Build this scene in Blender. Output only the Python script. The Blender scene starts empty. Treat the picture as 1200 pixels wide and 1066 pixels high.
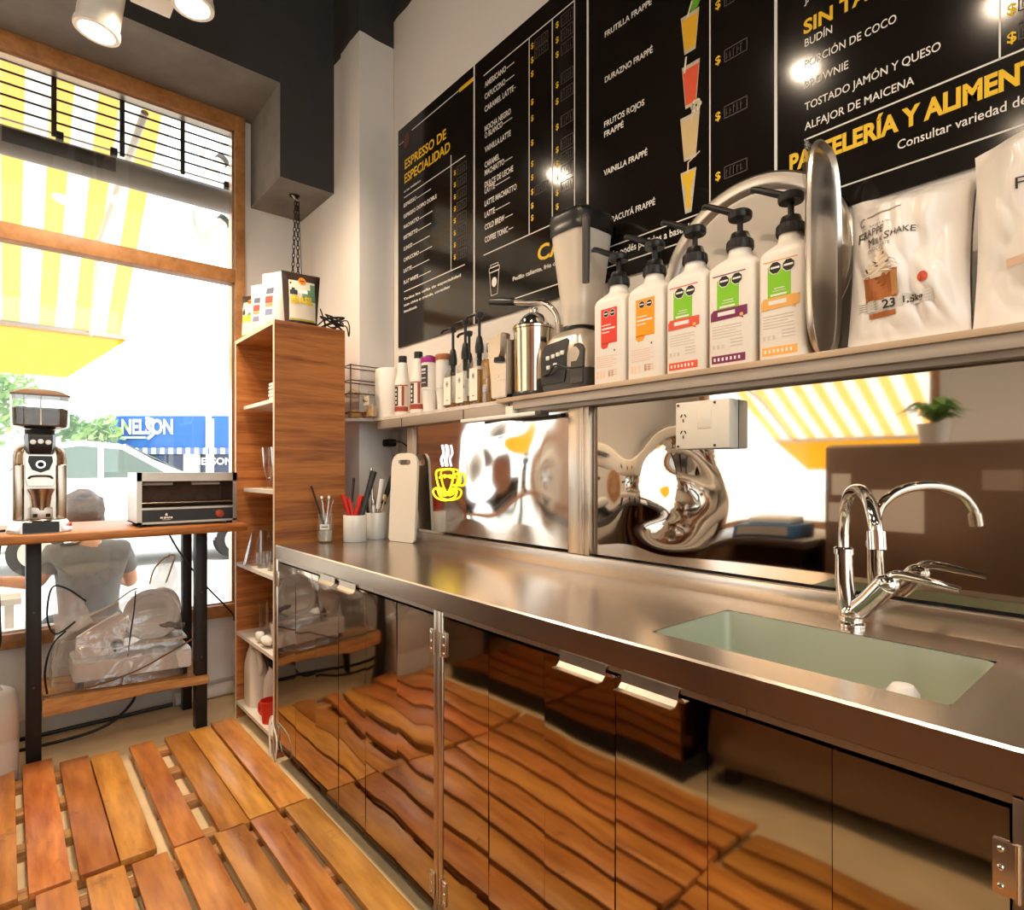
import bpy, bmesh, math, random
from mathutils import Vector, Matrix, noise
SC = bpy.context.scene
COL = SC.collection
random.seed(7)
R = math.radians
# ------------------------------------------------------------------ camera
cam_d = bpy.data.cameras.new('camera'); cam = bpy.data.objects.new('camera', cam_d); COL.objects.link(cam)
cam_d.sensor_width = 36.0; cam_d.lens = 36 * 690 / 1200; cam_d.shift_y = 19 / 1200; cam_d.clip_start = 0.02; cam_d.clip_end = 300
cam.location = (0, 0, 1.223); cam.rotation_euler = (R(90), 0, -math.atan(592 / 690))
SC.camera = cam
# ------------------------------------------------------------------ sky, sun, exposure
wd = bpy.data.worlds.new('sky'); SC.world = wd; wd.use_nodes = True
wb = wd.node_tree.nodes['Background']; wb.inputs[0].default_value = (0.93, 0.97, 1.0, 1); wb.inputs[1].default_value = 3.0
sun_d = bpy.data.lights.new('sun', 'SUN'); sun = bpy.data.objects.new('sun', sun_d); COL.objects.link(sun)
sun_d.energy = 5.0; sun_d.angle = R(1.0); sun_d.color = (1, 0.96, 0.88)
sun.rotation_euler = Vector((-0.12, 0.44, -0.90)).to_track_quat('-Z', 'Y').to_euler()
LAMP_POWER = 112.0
LAMP_COLOR = (1.0, 0.79, 0.58)
SC.view_settings.view_transform = 'Standard'; SC.view_settings.look = 'None'
SC.view_settings.exposure = 0.22; SC.view_settings.gamma = 1.0; SC.view_settings.use_curve_mapping = False
SC.cycles.max_bounces = 12; SC.cycles.transparent_max_bounces = 24; SC.cycles.glossy_bounces = 8
SC.cycles.sample_clamp_indirect = 6.0; SC.cycles.caustics_reflective = False; SC.cycles.caustics_refractive = False

# ------------------------------------------------------------------ materials
def lin(h):
    h = h.lstrip('#')
    o = []
    for i in (0, 2, 4):
        v = int(h[i:i + 2], 16) / 255
        o.append(v / 12.92 if v < 0.04045 else ((v + 0.055) / 1.055) ** 2.4)
    return (*o, 1)
def nn(t, k, **kw):
    n = t.nodes.new(k)
    for a, v in kw.items(): setattr(n, a, v)
    return n
def M(name, col, rough=0.5, metal=0.0, spec=0.5, var=0.0, vscale=20.0, vstretch=(1, 1, 1), bump=0.0, bscale=80.0, bstretch=(1, 1, 1),
      emit=None, estr=0.0, coat=0.0, trans=0.0, ior=1.45, rvar=0.0, sss=0.0, rnd=0.0, aniso=0.0, translucent=0.0):
    m = bpy.data.materials.new(name); m.use_nodes = True
    t = m.node_tree; p = t.nodes['Principled BSDF']; L = t.links.new
    c = lin(col) if isinstance(col, str) else (*col, 1)
    p.inputs['Base Color'].default_value = c; p.inputs['Roughness'].default_value = rough; p.inputs['Metallic'].default_value = metal
    p.inputs['Specular IOR Level'].default_value = spec; p.inputs['IOR'].default_value = ior
    p.inputs['Coat Weight'].default_value = coat; p.inputs['Coat Roughness'].default_value = 0.08
    p.inputs['Transmission Weight'].default_value = trans; p.inputs['Anisotropic'].default_value = aniso
    if sss: p.inputs['Subsurface Weight'].default_value = sss; p.inputs['Subsurface Radius'].default_value = (0.02, 0.01, 0.006)
    if emit: p.inputs['Emission Color'].default_value = lin(emit); p.inputs['Emission Strength'].default_value = estr
    tc = nn(t, 'ShaderNodeTexCoord')
    def tex(scale, stretch, detail=4):
        mp = nn(t, 'ShaderNodeMapping'); mp.inputs['Scale'].default_value = stretch; L(tc.outputs['Object'], mp.inputs[0])
        n = nn(t, 'ShaderNodeTexNoise'); n.inputs['Scale'].default_value = scale; n.inputs['Detail'].default_value = detail; L(mp.outputs[0], n.inputs['Vector'])
        return n
    if var or rnd:
        mx = nn(t, 'ShaderNodeMix', data_type='RGBA', blend_type='MULTIPLY'); mx.inputs['Factor'].default_value = 1.0
        mx.inputs['A'].default_value = c
        mr = nn(t, 'ShaderNodeMapRange'); mr.inputs['From Min'].default_value = 0.3; mr.inputs['From Max'].default_value = 0.7
        mr.inputs['To Min'].default_value = 1 - var; mr.inputs['To Max'].default_value = 1 + var
        L(tex(vscale, vstretch).outputs['Fac'], mr.inputs['Value'])
        out = mr.outputs[0]
        if rnd:
            oi = nn(t, 'ShaderNodeObjectInfo'); r2 = nn(t, 'ShaderNodeMapRange'); r2.inputs['To Min'].default_value = 1 - rnd; r2.inputs['To Max'].default_value = 1 + rnd
            L(oi.outputs['Random'], r2.inputs['Value'])
            mm = nn(t, 'ShaderNodeMath', operation='MULTIPLY'); L(out, mm.inputs[0]); L(r2.outputs[0], mm.inputs[1]); out = mm.outputs[0]
        L(out, mx.inputs['B']); L(mx.outputs['Result'], p.inputs['Base Color'])
    if rvar:
        mr = nn(t, 'ShaderNodeMapRange'); mr.inputs['To Min'].default_value = max(0, rough - rvar); mr.inputs['To Max'].default_value = rough + rvar
        L(tex(vscale, vstretch).outputs['Fac'], mr.inputs['Value']); L(mr.outputs[0], p.inputs['Roughness'])
    if bump:
        b = nn(t, 'ShaderNodeBump'); b.inputs['Strength'].default_value = bump; b.inputs['Distance'].default_value = 0.002
        L(tex(bscale, bstretch).outputs['Fac'], b.inputs['Height']); L(b.outputs[0], p.inputs['Normal'])
    if translucent:
        tr = nn(t, 'ShaderNodeBsdfTranslucent'); tr.inputs[0].default_value = c
        mx = nn(t, 'ShaderNodeMixShader'); mx.inputs[0].default_value = translucent
        L(p.outputs[0], mx.inputs[1]); L(tr.outputs[0], mx.inputs[2]); L(mx.outputs[0], t.nodes['Material Output'].inputs[0])
    return m
def M_wood(name, dark, light, stretch, scale=6.0, rough=0.4, rnd=0.0, ring=3.0, knots=0.0, bump=0.15, mid=0.5, sat_rnd=0.0):
    """grain: noise drawn out along one axis, two octaves, between two colours"""
    m = bpy.data.materials.new(name); m.use_nodes = True
    t = m.node_tree; p = t.nodes['Principled BSDF']; L = t.links.new
    tc = nn(t, 'ShaderNodeTexCoord'); mp = nn(t, 'ShaderNodeMapping'); mp.inputs['Scale'].default_value = stretch
    src = tc.outputs['Object']
    if rnd:
        oi = nn(t, 'ShaderNodeObjectInfo'); ad = nn(t, 'ShaderNodeVectorMath', operation='ADD'); sc = nn(t, 'ShaderNodeMath', operation='MULTIPLY'); sc.inputs[1].default_value = 37.0
        L(oi.outputs['Random'], sc.inputs[0]); L(src, ad.inputs[0]); L(sc.outputs[0], ad.inputs[1]); src = ad.outputs[0]
    L(src, mp.inputs[0])
    n1 = nn(t, 'ShaderNodeTexNoise'); n1.inputs['Scale'].default_value = scale; n1.inputs['Detail'].default_value = 5; n1.inputs['Distortion'].default_value = 0.6
    n2 = nn(t, 'ShaderNodeTexNoise'); n2.inputs['Scale'].default_value = scale * 5; n2.inputs['Detail'].default_value = 3
    L(mp.outputs[0], n1.inputs['Vector']); L(mp.outputs[0], n2.inputs['Vector'])
    a = nn(t, 'ShaderNodeMath', operation='MULTIPLY_ADD'); a.inputs[1].default_value = 0.35; L(n2.outputs['Fac'], a.inputs[0])
    b = nn(t, 'ShaderNodeMath', operation='MULTIPLY'); b.inputs[1].default_value = 0.65; L(n1.outputs['Fac'], b.inputs[0]); L(b.outputs[0], a.inputs[2])
    cr = nn(t, 'ShaderNodeValToRGB'); cr.color_ramp.elements[0].position = mid - 0.16; cr.color_ramp.elements[0].color = lin(dark)
    cr.color_ramp.elements[1].position = mid + 0.13; cr.color_ramp.elements[1].color = lin(light)
    L(a.outputs[0], cr.inputs[0]); col = cr.outputs[0]
    if rnd:
        hs = nn(t, 'ShaderNodeHueSaturation'); r2 = nn(t, 'ShaderNodeMapRange'); r2.inputs['To Min'].default_value = 1 - rnd; r2.inputs['To Max'].default_value = 1 + rnd
        L(oi.outputs['Random'], r2.inputs['Value']); L(r2.outputs[0], hs.inputs['Value']); L(col, hs.inputs['Color']); r3 = nn(t, 'ShaderNodeMapRange'); sw = nn(t, 'ShaderNodeMath', operation='FRACT'); s7 = nn(t, 'ShaderNodeMath', operation='MULTIPLY'); s7.inputs[1].default_value = 7.3; L(oi.outputs['Random'], s7.inputs[0]); L(s7.outputs[0], sw.inputs[0]); r3.inputs['To Min'].default_value = 0.488; r3.inputs['To Max'].default_value = 0.513; L(sw.outputs[0], r3.inputs['Value']); L(r3.outputs[0], hs.inputs['Hue']); col = hs.outputs[0]
    if knots:
        n3 = nn(t, 'ShaderNodeTexNoise'); n3.inputs['Scale'].default_value = 9.0; n3.inputs['Detail'].default_value = 6; n3.inputs['Roughness'].default_value = 0.65; L(src, n3.inputs['Vector'])
        k = nn(t, 'ShaderNodeMapRange'); k.inputs['From Min'].default_value = 0.62; k.inputs['From Max'].default_value = 0.72; k.inputs['To Min'].default_value = 1.0; k.inputs['To Max'].default_value = 1 - knots
        L(n3.outputs['Fac'], k.inputs['Value'])
        mx = nn(t, 'ShaderNodeMix', data_type='RGBA', blend_type='MULTIPLY'); mx.inputs['Factor'].default_value = 1; L(col, mx.inputs['A']); L(k.outputs[0], mx.inputs['B']); col = mx.outputs['Result']
    L(col, p.inputs['Base Color'])
    rr = nn(t, 'ShaderNodeMapRange'); rr.inputs['To Min'].default_value = rough - 0.1; rr.inputs['To Max'].default_value = rough + 0.15; L(n1.outputs['Fac'], rr.inputs['Value']); L(rr.outputs[0], p.inputs['Roughness'])
    bp = nn(t, 'ShaderNodeBump'); bp.inputs['Strength'].default_value = bump; bp.inputs['Distance'].default_value = 0.002; L(a.outputs[0], bp.inputs['Height']); L(bp.outputs[0], p.inputs['Normal'])
    return m
def M_clear(name, tint=(1, 1, 1), gloss=0.12, rough=0.02, body=0.0, bodycol='#ffffff', bump=0.0, bscale=20.0, edge=0.75):
    """thin clear sheet: see-through, with mirror-like glint that grows towards grazing angles; body = milky share"""
    m = bpy.data.materials.new(name); m.use_nodes = True
    t = m.node_tree; t.nodes.remove(t.nodes['Principled BSDF']); L = t.links.new; o = t.nodes['Material Output']
    tr = nn(t, 'ShaderNodeBsdfTransparent'); tr.inputs[0].default_value = (*tint, 1)
    gl = nn(t, 'ShaderNodeBsdfGlossy'); gl.inputs['Roughness'].default_value = rough; gl.inputs[0].default_value = (1, 1, 1, 1)
    lw = nn(t, 'ShaderNodeLayerWeight'); lw.inputs['Blend'].default_value = 0.5
    mr = nn(t, 'ShaderNodeMapRange'); mr.inputs['To Min'].default_value = gloss * 0.4; mr.inputs['To Max'].default_value = edge; mr.interpolation_type = 'SMOOTHSTEP'
    pw = nn(t, 'ShaderNodeMath', operation='POWER'); pw.inputs[1].default_value = 2.0; L(lw.outputs['Facing'], pw.inputs[0]); L(pw.outputs[0], mr.inputs['Value'])
    mx = nn(t, 'ShaderNodeMixShader'); L(mr.outputs[0], mx.inputs[0]); L(tr.outputs[0], mx.inputs[1]); L(gl.outputs[0], mx.inputs[2]); out = mx.outputs[0]
    if bump:
        tc = nn(t, 'ShaderNodeTexCoord'); n = nn(t, 'ShaderNodeTexNoise'); n.inputs['Scale'].default_value = bscale; n.inputs['Detail'].default_value = 3; n.inputs['Distortion'].default_value = 1.0
        L(tc.outputs['Object'], n.inputs['Vector']); b = nn(t, 'ShaderNodeBump'); b.inputs['Strength'].default_value = bump; b.inputs['Distance'].default_value = 0.02
        L(n.outputs['Fac'], b.inputs['Height']); L(b.outputs[0], gl.inputs['Normal']); L(b.outputs[0], lw.inputs['Normal'])
    if body:
        d = nn(t, 'ShaderNodeBsdfDiffuse'); d.inputs[0].default_value = lin(bodycol)
        m2 = nn(t, 'ShaderNodeMixShader'); m2.inputs[0].default_value = body; L(out, m2.inputs[1]); L(d.outputs[0], m2.inputs[2]); out = m2.outputs[0]
    L(out, o.inputs[0])
    return m
def M_paintline(name, low, high, z, wob=0.03):
    """wall painted in two colours, the hand-cut paint line wobbling about world height z"""
    m = M(name, low, 0.75, bump=0.1, bscale=60); t = m.node_tree; p = t.nodes['Principled BSDF']; L = t.links.new
    g = nn(t, 'ShaderNodeNewGeometry'); s = nn(t, 'ShaderNodeSeparateXYZ'); L(g.outputs['Position'], s.inputs[0])
    n = nn(t, 'ShaderNodeTexNoise'); n.inputs['Scale'].default_value = 5.0; L(g.outputs['Position'], n.inputs['Vector'])
    a = nn(t, 'ShaderNodeMath', operation='MULTIPLY_ADD'); a.inputs[1].default_value = wob * 2; L(n.outputs['Fac'], a.inputs[0]); L(s.outputs['Z'], a.inputs[2])
    c = nn(t, 'ShaderNodeMath', operation='GREATER_THAN'); c.inputs[1].default_value = z + wob; L(a.outputs[0], c.inputs[0])
    mx = nn(t, 'ShaderNodeMix', data_type='RGBA'); mx.inputs['A'].default_value = lin(low); mx.inputs['B'].default_value = lin(high); L(c.outputs[0], mx.inputs['Factor'])
    L(mx.outputs['Result'], p.inputs['Base Color'])
    return m
white_wall = '#e9e2da'; charcoal = '#3a3838'
MT = dict(
    wall=M_paintline('wall_paint', white_wall, charcoal, 3.68),
    wallc=M_paintline('corner_paint', white_wall, charcoal, 3.53, 0.02),
    wallw=M('white_plaster', '#e4dfd8', 0.8, bump=0.15, bscale=40),
    wallg=M('grey_plaster', '#c9c2b8', 0.8, var=0.06, vscale=3, bump=0.15, bscale=40),
    dark=M('charcoal_paint', charcoal, 0.75, bump=0.15, bscale=60),
    soffit=M('soffit_grey', '#7a746e', 0.8, var=0.18, vscale=5, bump=0.2, bscale=30),
    floor=M('pale_floor_tile', '#e6cda0', 0.5, var=0.12, vscale=6),
    plank=M_wood('pallet_wood', '#a05a26', '#e0984a', (5, 0.7, 5), 2.0, 0.30, rnd=0.24, knots=0.45, bump=0.05),
    bearer=M_wood('pallet_bearer_wood', '#8a5a30', '#c99a5c', (0.8, 9, 9), 3.0, 0.6, rnd=0.1),
    veneer=M_wood('walnut_veneer', '#7c3f19', '#c27b3d', (0.55, 0.55, 9), 3.4, 0.38, bump=0.05, mid=0.47),
    veneeredge=M('pale_edge_band', '#e8d3b4', 0.5),
    shelfwhite=M('cream_shelf', '#efe6d8', 0.45),
    frame=M_wood('window_frame_wood', '#9a6534', '#c48b52', (1.5, 1.5, 1.5), 5.0, 0.45),
    tabletop=M_wood('table_wood', '#8a4a1c', '#c8843f', (0.8, 6, 6), 3.0, 0.4),
    rawwood=M_wood('rough_shelf_wood', '#9c5f28', '#d9a05a', (0.9, 6, 6), 3.0, 0.5, knots=0.3),
    blacksteel=M('black_steel', '#2a2623', 0.45, 0.4),
    steel=M('brushed_steel', '#cfc2b4', 0.24, 1.0, rvar=0.025, vscale=4, vstretch=(10, 0.8, 10), aniso=0.3),
    steelv=M('brushed_steel_upright', '#c9bcae', 0.3, 1.0, rvar=0.06, vscale=6, vstretch=(14, 14, 0.6)),
    mirror=M('polished_steel', '#cfc4b8', 0.035, 1.0),
    mirrorsoft=M('polished_steel_dulled', '#d6cec6', 0.085, 1.0),
    door=M('polished_door_steel', '#b7a898', 0.045, 1.0),
    sink=M('sink_steel', '#cbd1bc', 0.36, 0.45),
    chrome=M('chrome', '#e4e0dc', 0.06, 1.0),
    alu=M('satin_aluminium', '#c9bdb0', 0.38, 1.0),
    tray=M('satin_tray_steel', '#d8cfc4', 0.3, 1.0, var=0.04, vscale=4),
    black=M('black_plastic', '#1c1a19', 0.35),
    blackm=M('matt_black', '#171514', 0.7),
    darkgrey=M('dark_grey_plastic', '#45403c', 0.45),
    white=M('white_plastic', '#f1ece4', 0.4, sss=0.1),
    whitem=M('matt_white', '#ece7df', 0.7),
    cream=M('cream_plastic', '#e9e0cf', 0.45),
    ceramic=M('white_ceramic', '#eee8de', 0.2, coat=0.4),
    beam=M('grey_painted_steel', '#b3a698', 0.45, 0.3),
    shelfboard=M('pale_shelf_board', '#c5ad92', 0.4, var=0.12, vscale=10, vstretch=(1, 0.3, 1)),
    board=M('glossy_black_panel', '#1a1512', 0.11, spec=0.35, rvar=0.02, vscale=3),
    inkw=M('white_print', '#f2ece4', 0.5), inky=M('yellow_print', '#f5c51c', 0.5), inkg=M('grey_print', '#57504a', 0.5),
    strip=M('white_joint_strip', '#efe8e0', 0.5),
    glass=M_clear('window_glass', (0.97, 0.985, 0.98), 0.08),
    glassware=M_clear('clear_glass', (0.97, 0.98, 0.975), 0.14, edge=0.9),
    jar=M_clear('polycarbonate', (0.95, 0.93, 0.9), 0.16, rough=0.14, body=0.55, bodycol='#fdf1e0', edge=0.6),
    film=M_clear('clear_film', (0.95, 0.95, 0.95), 0.25, rough=0.14, body=0.17, bodycol='#dcd6ce', bump=0.9, bscale=11, edge=0.95),
    syrup=M('amber_syrup', '#e0a550', 0.15, trans=0.75, ior=1.33),
    red=M('red_plastic', '#d8321f', 0.35), purple=M('purple_print', '#7c2557', 0.5), purplelid=M('magenta_lid', '#a3237d', 0.4),
    green=M('green_print', '#86cc22', 0.5), orange=M('orange_print', '#f59f10', 0.5), orange2=M('pale_orange_print', '#f2b35c', 0.5),
    redp=M('red_print', '#e53c2b', 0.5), coral=M('coral_print', '#e2583c', 0.5), blackp=M('black_print', '#1d1a18', 0.5), pale=M('pale_print', '#d8cbbd', 0.6), peach=M('peach_print', '#f0cdb4', 0.6),
    bag=M('white_foil', '#f2ebe3', 0.3, bump=0.5, bscale=9, coat=0.4),
    brownbag=M('dark_brown_foil', '#3b2c25', 0.35, bump=0.2, bscale=20),
    cable=M('black_cable', '#1a1817', 0.5), whitecable=M('white_cable', '#e8dfd2', 0.5),
    utensil=M('used_steel', '#b9aea2', 0.25, 1.0), redhandle=M('red_handle', '#d02a1c', 0.4), woodspoon=M('pale_wood', '#d8b684', 0.6),
)
# ------------------------------------------------------------------ builders
_txt = {}
def text_geo(body, bold):
    k = (body, bold)
    if k not in _txt:
        cu = bpy.data.curves.new('t', 'FONT'); cu.body = body; cu.offset = bold; cu.resolution_u = 3
        ob = bpy.data.objects.new('t', cu); COL.objects.link(ob)
        dg = bpy.context.evaluated_depsgraph_get(); me = bpy.data.meshes.new_from_object(ob.evaluated_get(dg))
        _txt[k] = ([v.co.copy() for v in me.vertices], [tuple(p.vertices) for p in me.polygons])
        bpy.data.objects.remove(ob); bpy.data.meshes.remove(me); bpy.data.curves.remove(cu)
    return _txt[k]
def catmull(pts, k=6):
    pts = [Vector(p) for p in pts]
    if len(pts) < 3: return pts
    out = []
    for i in range(len(pts) - 1):
        a, b, c, d = pts[max(i - 1, 0)], pts[i], pts[i + 1], pts[min(i + 2, len(pts) - 1)]
        for j in range(k):
            t = j / k
            out.append(0.5 * (2 * b + (c - a) * t + (2 * a - 5 * b + 4 * c - d) * t * t + (3 * b - a - 3 * c + d) * t ** 3))
    return out + [pts[-1]]
class MB:
    def __init__(s): s.bm = bmesh.new(); s.m = 0
    def mat(s, i): s.m = i; return s
    def _f(s, vs):
        try:
            f = s.bm.faces.new(vs); f.material_index = s.m; return f
        except ValueError: return None
    def add(s, vs, fs, X=None):
        b = [s.bm.verts.new(X @ Vector(v) if X else v) for v in vs]
        for f in fs: s._f([b[i] for i in f])
        return s
    def box(s, x0, x1, y0, y1, z0, z1, r=0, seg=2, X=None):
        t = bmesh.new()
        v = [t.verts.new(c) for c in ((x0, y0, z0), (x1, y0, z0), (x1, y1, z0), (x0, y1, z0), (x0, y0, z1), (x1, y0, z1), (x1, y1, z1), (x0, y1, z1))]
        for f in ((3, 2, 1, 0), (4, 5, 6, 7), (0, 1, 5, 4), (1, 2, 6, 5), (2, 3, 7, 6), (3, 0, 4, 7)): t.faces.new([v[i] for i in f])
        if r: bmesh.ops.bevel(t, geom=t.edges[:], offset=r, segments=seg, profile=0.5, affect='EDGES')
        return s.merge(t, X)
    def merge(s, t, X=None):
        t.verts.index_update()
        s.add([v.co.copy() for v in t.verts], [[v.index for v in f.verts] for f in t.faces], X); t.free(); return s
    def loft(s, rings, cap=True, close=True):
        """rings: lists of points of equal length"""
        B = [[s.bm.verts.new(p) for p in r] for r in rings]; n = len(B[0])
        for a, b in zip(B, B[1:]):
            for i in range(n if close else n - 1): s._f([a[i], a[(i + 1) % n], b[(i + 1) % n], b[i]])
        if cap:
            s._f(B[0][::-1]); s._f(B[-1])
        return s
    def cyl(s, p0, p1, r0, r1=None, n=20, cap=True):
        r1 = r0 if r1 is None else r1
        return s.tube([p0, p1], r0, n, r_end=r1, cap=cap, smooth=False)
    def tube(s, pts, r, n=10, r_end=None, cap=True, smooth=True, k=6, radii=None):
        P = catmull(pts, k) if smooth else [Vector(p) for p in pts]
        T = []
        for i in range(len(P)): T.append((P[min(i + 1, len(P) - 1)] - P[max(i - 1, 0)]).normalized())
        u = T[0].orthogonal().normalized(); rings = []
        for i, (p, t) in enumerate(zip(P, T)):
            u = (u - t * u.dot(t)); u = u.normalized() if u.length > 1e-6 else t.orthogonal().normalized()
            w = t.cross(u); f = i / (len(P) - 1)
            rr = radii(f) if radii else r + ((r if r_end is None else r_end) - r) * f
            rings.append([p + (u * math.cos(a) + w * math.sin(a)) * rr for a in [2 * math.pi * j / n for j in range(n)]])
        return s.loft(rings, cap)
    def lathe(s, prof, c=(0, 0, 0), n=28, X=None, sy=1.0):
        """prof: (radius, height); a radius of 0 closes"""
        c = Vector(c); rings = []
        for r, z in prof:
            r = max(r, 1e-4); rings.append([c + Vector((r * math.cos(2 * math.pi * j / n), sy * r * math.sin(2 * math.pi * j / n), z)) for j in range(n)])
        if X: rings = [[X @ p for p in r] for r in rings]
        return s.loft(rings, cap=prof[0][0] < 2e-4)
    def ball(s, c, r, n=16, m=10):
        rx, ry, rz = (r, r, r) if not isinstance(r, (tuple, list)) else r
        rings = []
        for i in range(m + 1):
            a = -math.pi / 2 + math.pi * i / m; q = max(math.cos(a), 0.01)
            rings.append([Vector((c[0] + rx * q * math.cos(2 * math.pi * j / n), c[1] + ry * q * math.sin(2 * math.pi * j / n), c[2] + rz * math.sin(a))) for j in range(n)])
        return s.loft(rings)
    def grid(s, f, nu, nv):
        V = [[s.bm.verts.new(f(i / nu, j / nv)) for j in range(nv + 1)] for i in range(nu + 1)]
        for i in range(nu):
            for j in range(nv): s._f([V[i][j], V[i + 1][j], V[i + 1][j + 1], V[i][j + 1]])
        return s
    def prism(s, poly, f0, f1):
        """poly of 2-D points; f0 and f1 place a 2-D point on the near and far face"""
        return s.loft([[Vector(f0(*p)) for p in poly], [Vector(f1(*p)) for p in poly]])
    def text(s, body, f, h, width=None, bold=0.0, anchor='l'):
        vs, fs = text_geo(body, bold)
        if not vs: return s
        href = max(v.y for v in text_geo('H', bold)[0])
        x0 = min(v.x for v in vs); x1 = max(v.x for v in vs); sy = h / href; sx = (width / (x1 - x0)) if width else sy
        w = (x1 - x0) * sx; o = {'l': 0, 'c': -w / 2, 'r': -w}[anchor]
        return s.add([f((v.x - x0) * sx + o, v.y * sy) for v in vs], fs)
    def noise(s, amp, sc, axis=None):
        for v in s.bm.verts:
            d = noise.noise_vector(v.co * sc) * amp
            v.co += d if axis is None else Vector([d[i] if i == axis else 0 for i in range(3)])
        return s
    def build(s, name, mats, parent=None, smooth=35, sub=0, solid=0):
        if not isinstance(mats, (list, tuple)): mats = [mats]
        off = Vector((0, 0, 0)); q = parent
        while q is not None: off += q.location; q = q.parent
        bmesh.ops.recalc_face_normals(s.bm, faces=s.bm.faces[:]) if not solid and len(s.bm.faces) < 60000 else None
        if off.length: bmesh.ops.translate(s.bm, verts=s.bm.verts[:], vec=-off)
        me = bpy.data.meshes.new(name); s.bm.to_mesh(me); s.bm.free()
        for m in mats: me.materials.append(MT[m] if isinstance(m, str) else m)
        if smooth:
            me.polygons.foreach_set('use_smooth', [True] * len(me.polygons)); me.set_sharp_from_angle(angle=R(smooth))
        o = bpy.data.objects.new(name, me); COL.objects.link(o)
        if parent: o.parent = parent
        if sub: md = o.modifiers.new('s', 'SUBSURF'); md.levels = sub; md.render_levels = sub
        return o
def tag(o, label=None, cat=None, group=None, kind=None):
    for k, v in (('label', label), ('category', cat), ('group', group), ('kind', kind)):
        if v: o[k] = v
    return o
def thing(name, label, cat, loc=(0, 0, 0), group=None, rot=None):
    o = bpy.data.objects.new(name, None); COL.objects.link(o); o.location = loc; o.empty_display_size = 0.05
    if rot: o.rotation_euler = rot
    return tag(o, label, cat, group)
def solo(mb, name, mat, label, cat, loc=None, group=None, smooth=35, kind=None, rot=None):
    """a thing of one mesh; built in world coordinates, its origin then moved to loc"""
    if loc:
        bmesh.ops.translate(mb.bm, verts=mb.bm.verts[:], vec=-Vector(loc))
    o = mb.build(name, mat, None, smooth)
    if loc: o.location = loc
    return tag(o, label, cat, group, kind)
def struct(mb, name, mat, parent=None, smooth=35):
    o = mb.build(name, mat, parent, smooth)
    if parent is None: o['kind'] = 'structure'
    return o
def dup(root, loc, rot=None, label=None, group=None):
    def cp(o, parent):
        c = o.copy(); COL.objects.link(c)
        if parent is not None: c.parent = parent
        for ch in kids.get(o.name, []): cp(ch, c)
        return c
    kids = {}
    for o in [root] + list(root.children_recursive): kids[o.name] = list(o.children)
    r = cp(root, None); r.location = loc
    if rot is not None: r.rotation_euler = rot
    if label: r['label'] = label
    if group: r['group'] = group
    return r
def rrect(w, h, r, n=5):
    """rounded rectangle outline about the origin"""
    out = []
    for cx, cy, a0 in ((w / 2 - r, h / 2 - r, 0), (-w / 2 + r, h / 2 - r, 90), (-w / 2 + r, -h / 2 + r, 180), (w / 2 - r, -h / 2 + r, 270)):
        for i in range(n + 1):
            a = R(a0 + 90 * i / n); out.append((cx + r * math.cos(a), cy + r * math.sin(a)))
    return out
# ------------------------------------------------------------------ the room
ZF = -0.055
struct(MB().box(-2.6, 1.75, -2.7, 3.7, ZF - 0.04, ZF), 'floor', 'floor')
struct(MB().box(-2.6, 1.75, -2.7, 3.9, 4.0, 4.1), 'ceiling', 'dark')
struct(MB().box(1.606, 1.75, -2.7, 3.09, ZF, 4.0), 'wall_right', 'wall')
w = MB(); w.box(1.40, 1.606, 2.86, 3.09, ZF, 4.0, 0.006); w.box(1.412, 1.75, 3.088, 3.7, ZF, 4.0)
struct(w, 'wall_corner', 'wallc')
w = MB()
w.box(-2.6, 1.067, 3.7, 3.9, ZF - 0.1, 0.385); w.box(1.067, 1.75, 3.7, 3.9, ZF - 0.1, 5.0); w.box(-2.6, -1.0, 3.7, 3.9, 0.385, 5.0)
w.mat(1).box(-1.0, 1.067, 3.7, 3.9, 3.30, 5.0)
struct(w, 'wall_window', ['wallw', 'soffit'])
w = MB(); w.box(-2.6, -2.3, -2.85, -2.7, ZF, 4.0); w.box(1.3, 1.75, -2.85, -2.7, ZF, 4.0); w.box(-2.3, 1.3, -2.85, -2.7, ZF, 0.3); w.box(-2.3, 1.3, -2.85, -2.7, 3.6, 4.0); struct(w, 'wall_back', 'wallw')
w = MB(); w.box(-2.75, -2.6, -2.85, 1.3, ZF, 4.0); w.box(-2.75, -2.6, 1.3, 3.9, ZF, 0.7); w.box(-2.75, -2.6, 1.3, 3.9, 3.1, 5.0); w.box(-2.75, -2.6, 3.4, 3.9, 0.7, 3.1)
struct(w, 'wall_left', 'wallw')
w = MB()
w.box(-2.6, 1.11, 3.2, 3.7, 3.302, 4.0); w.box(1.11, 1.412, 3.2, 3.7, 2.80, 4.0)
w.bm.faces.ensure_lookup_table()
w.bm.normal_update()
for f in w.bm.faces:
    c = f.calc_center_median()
    if abs(c.z - 3.302) < .01 or abs(c.z - 2.80) < .01 or (abs(c.x - 1.11) < .01 and c.z < 3.5): f.material_index = 1  # undersides and the box's left face in a lighter grey than the front
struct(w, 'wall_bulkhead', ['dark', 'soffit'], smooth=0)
struct(MB().box(-2.6, 1.067, 3.688, 3.7, ZF, 0.02), 'baseboard_window', 'wallg')

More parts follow.
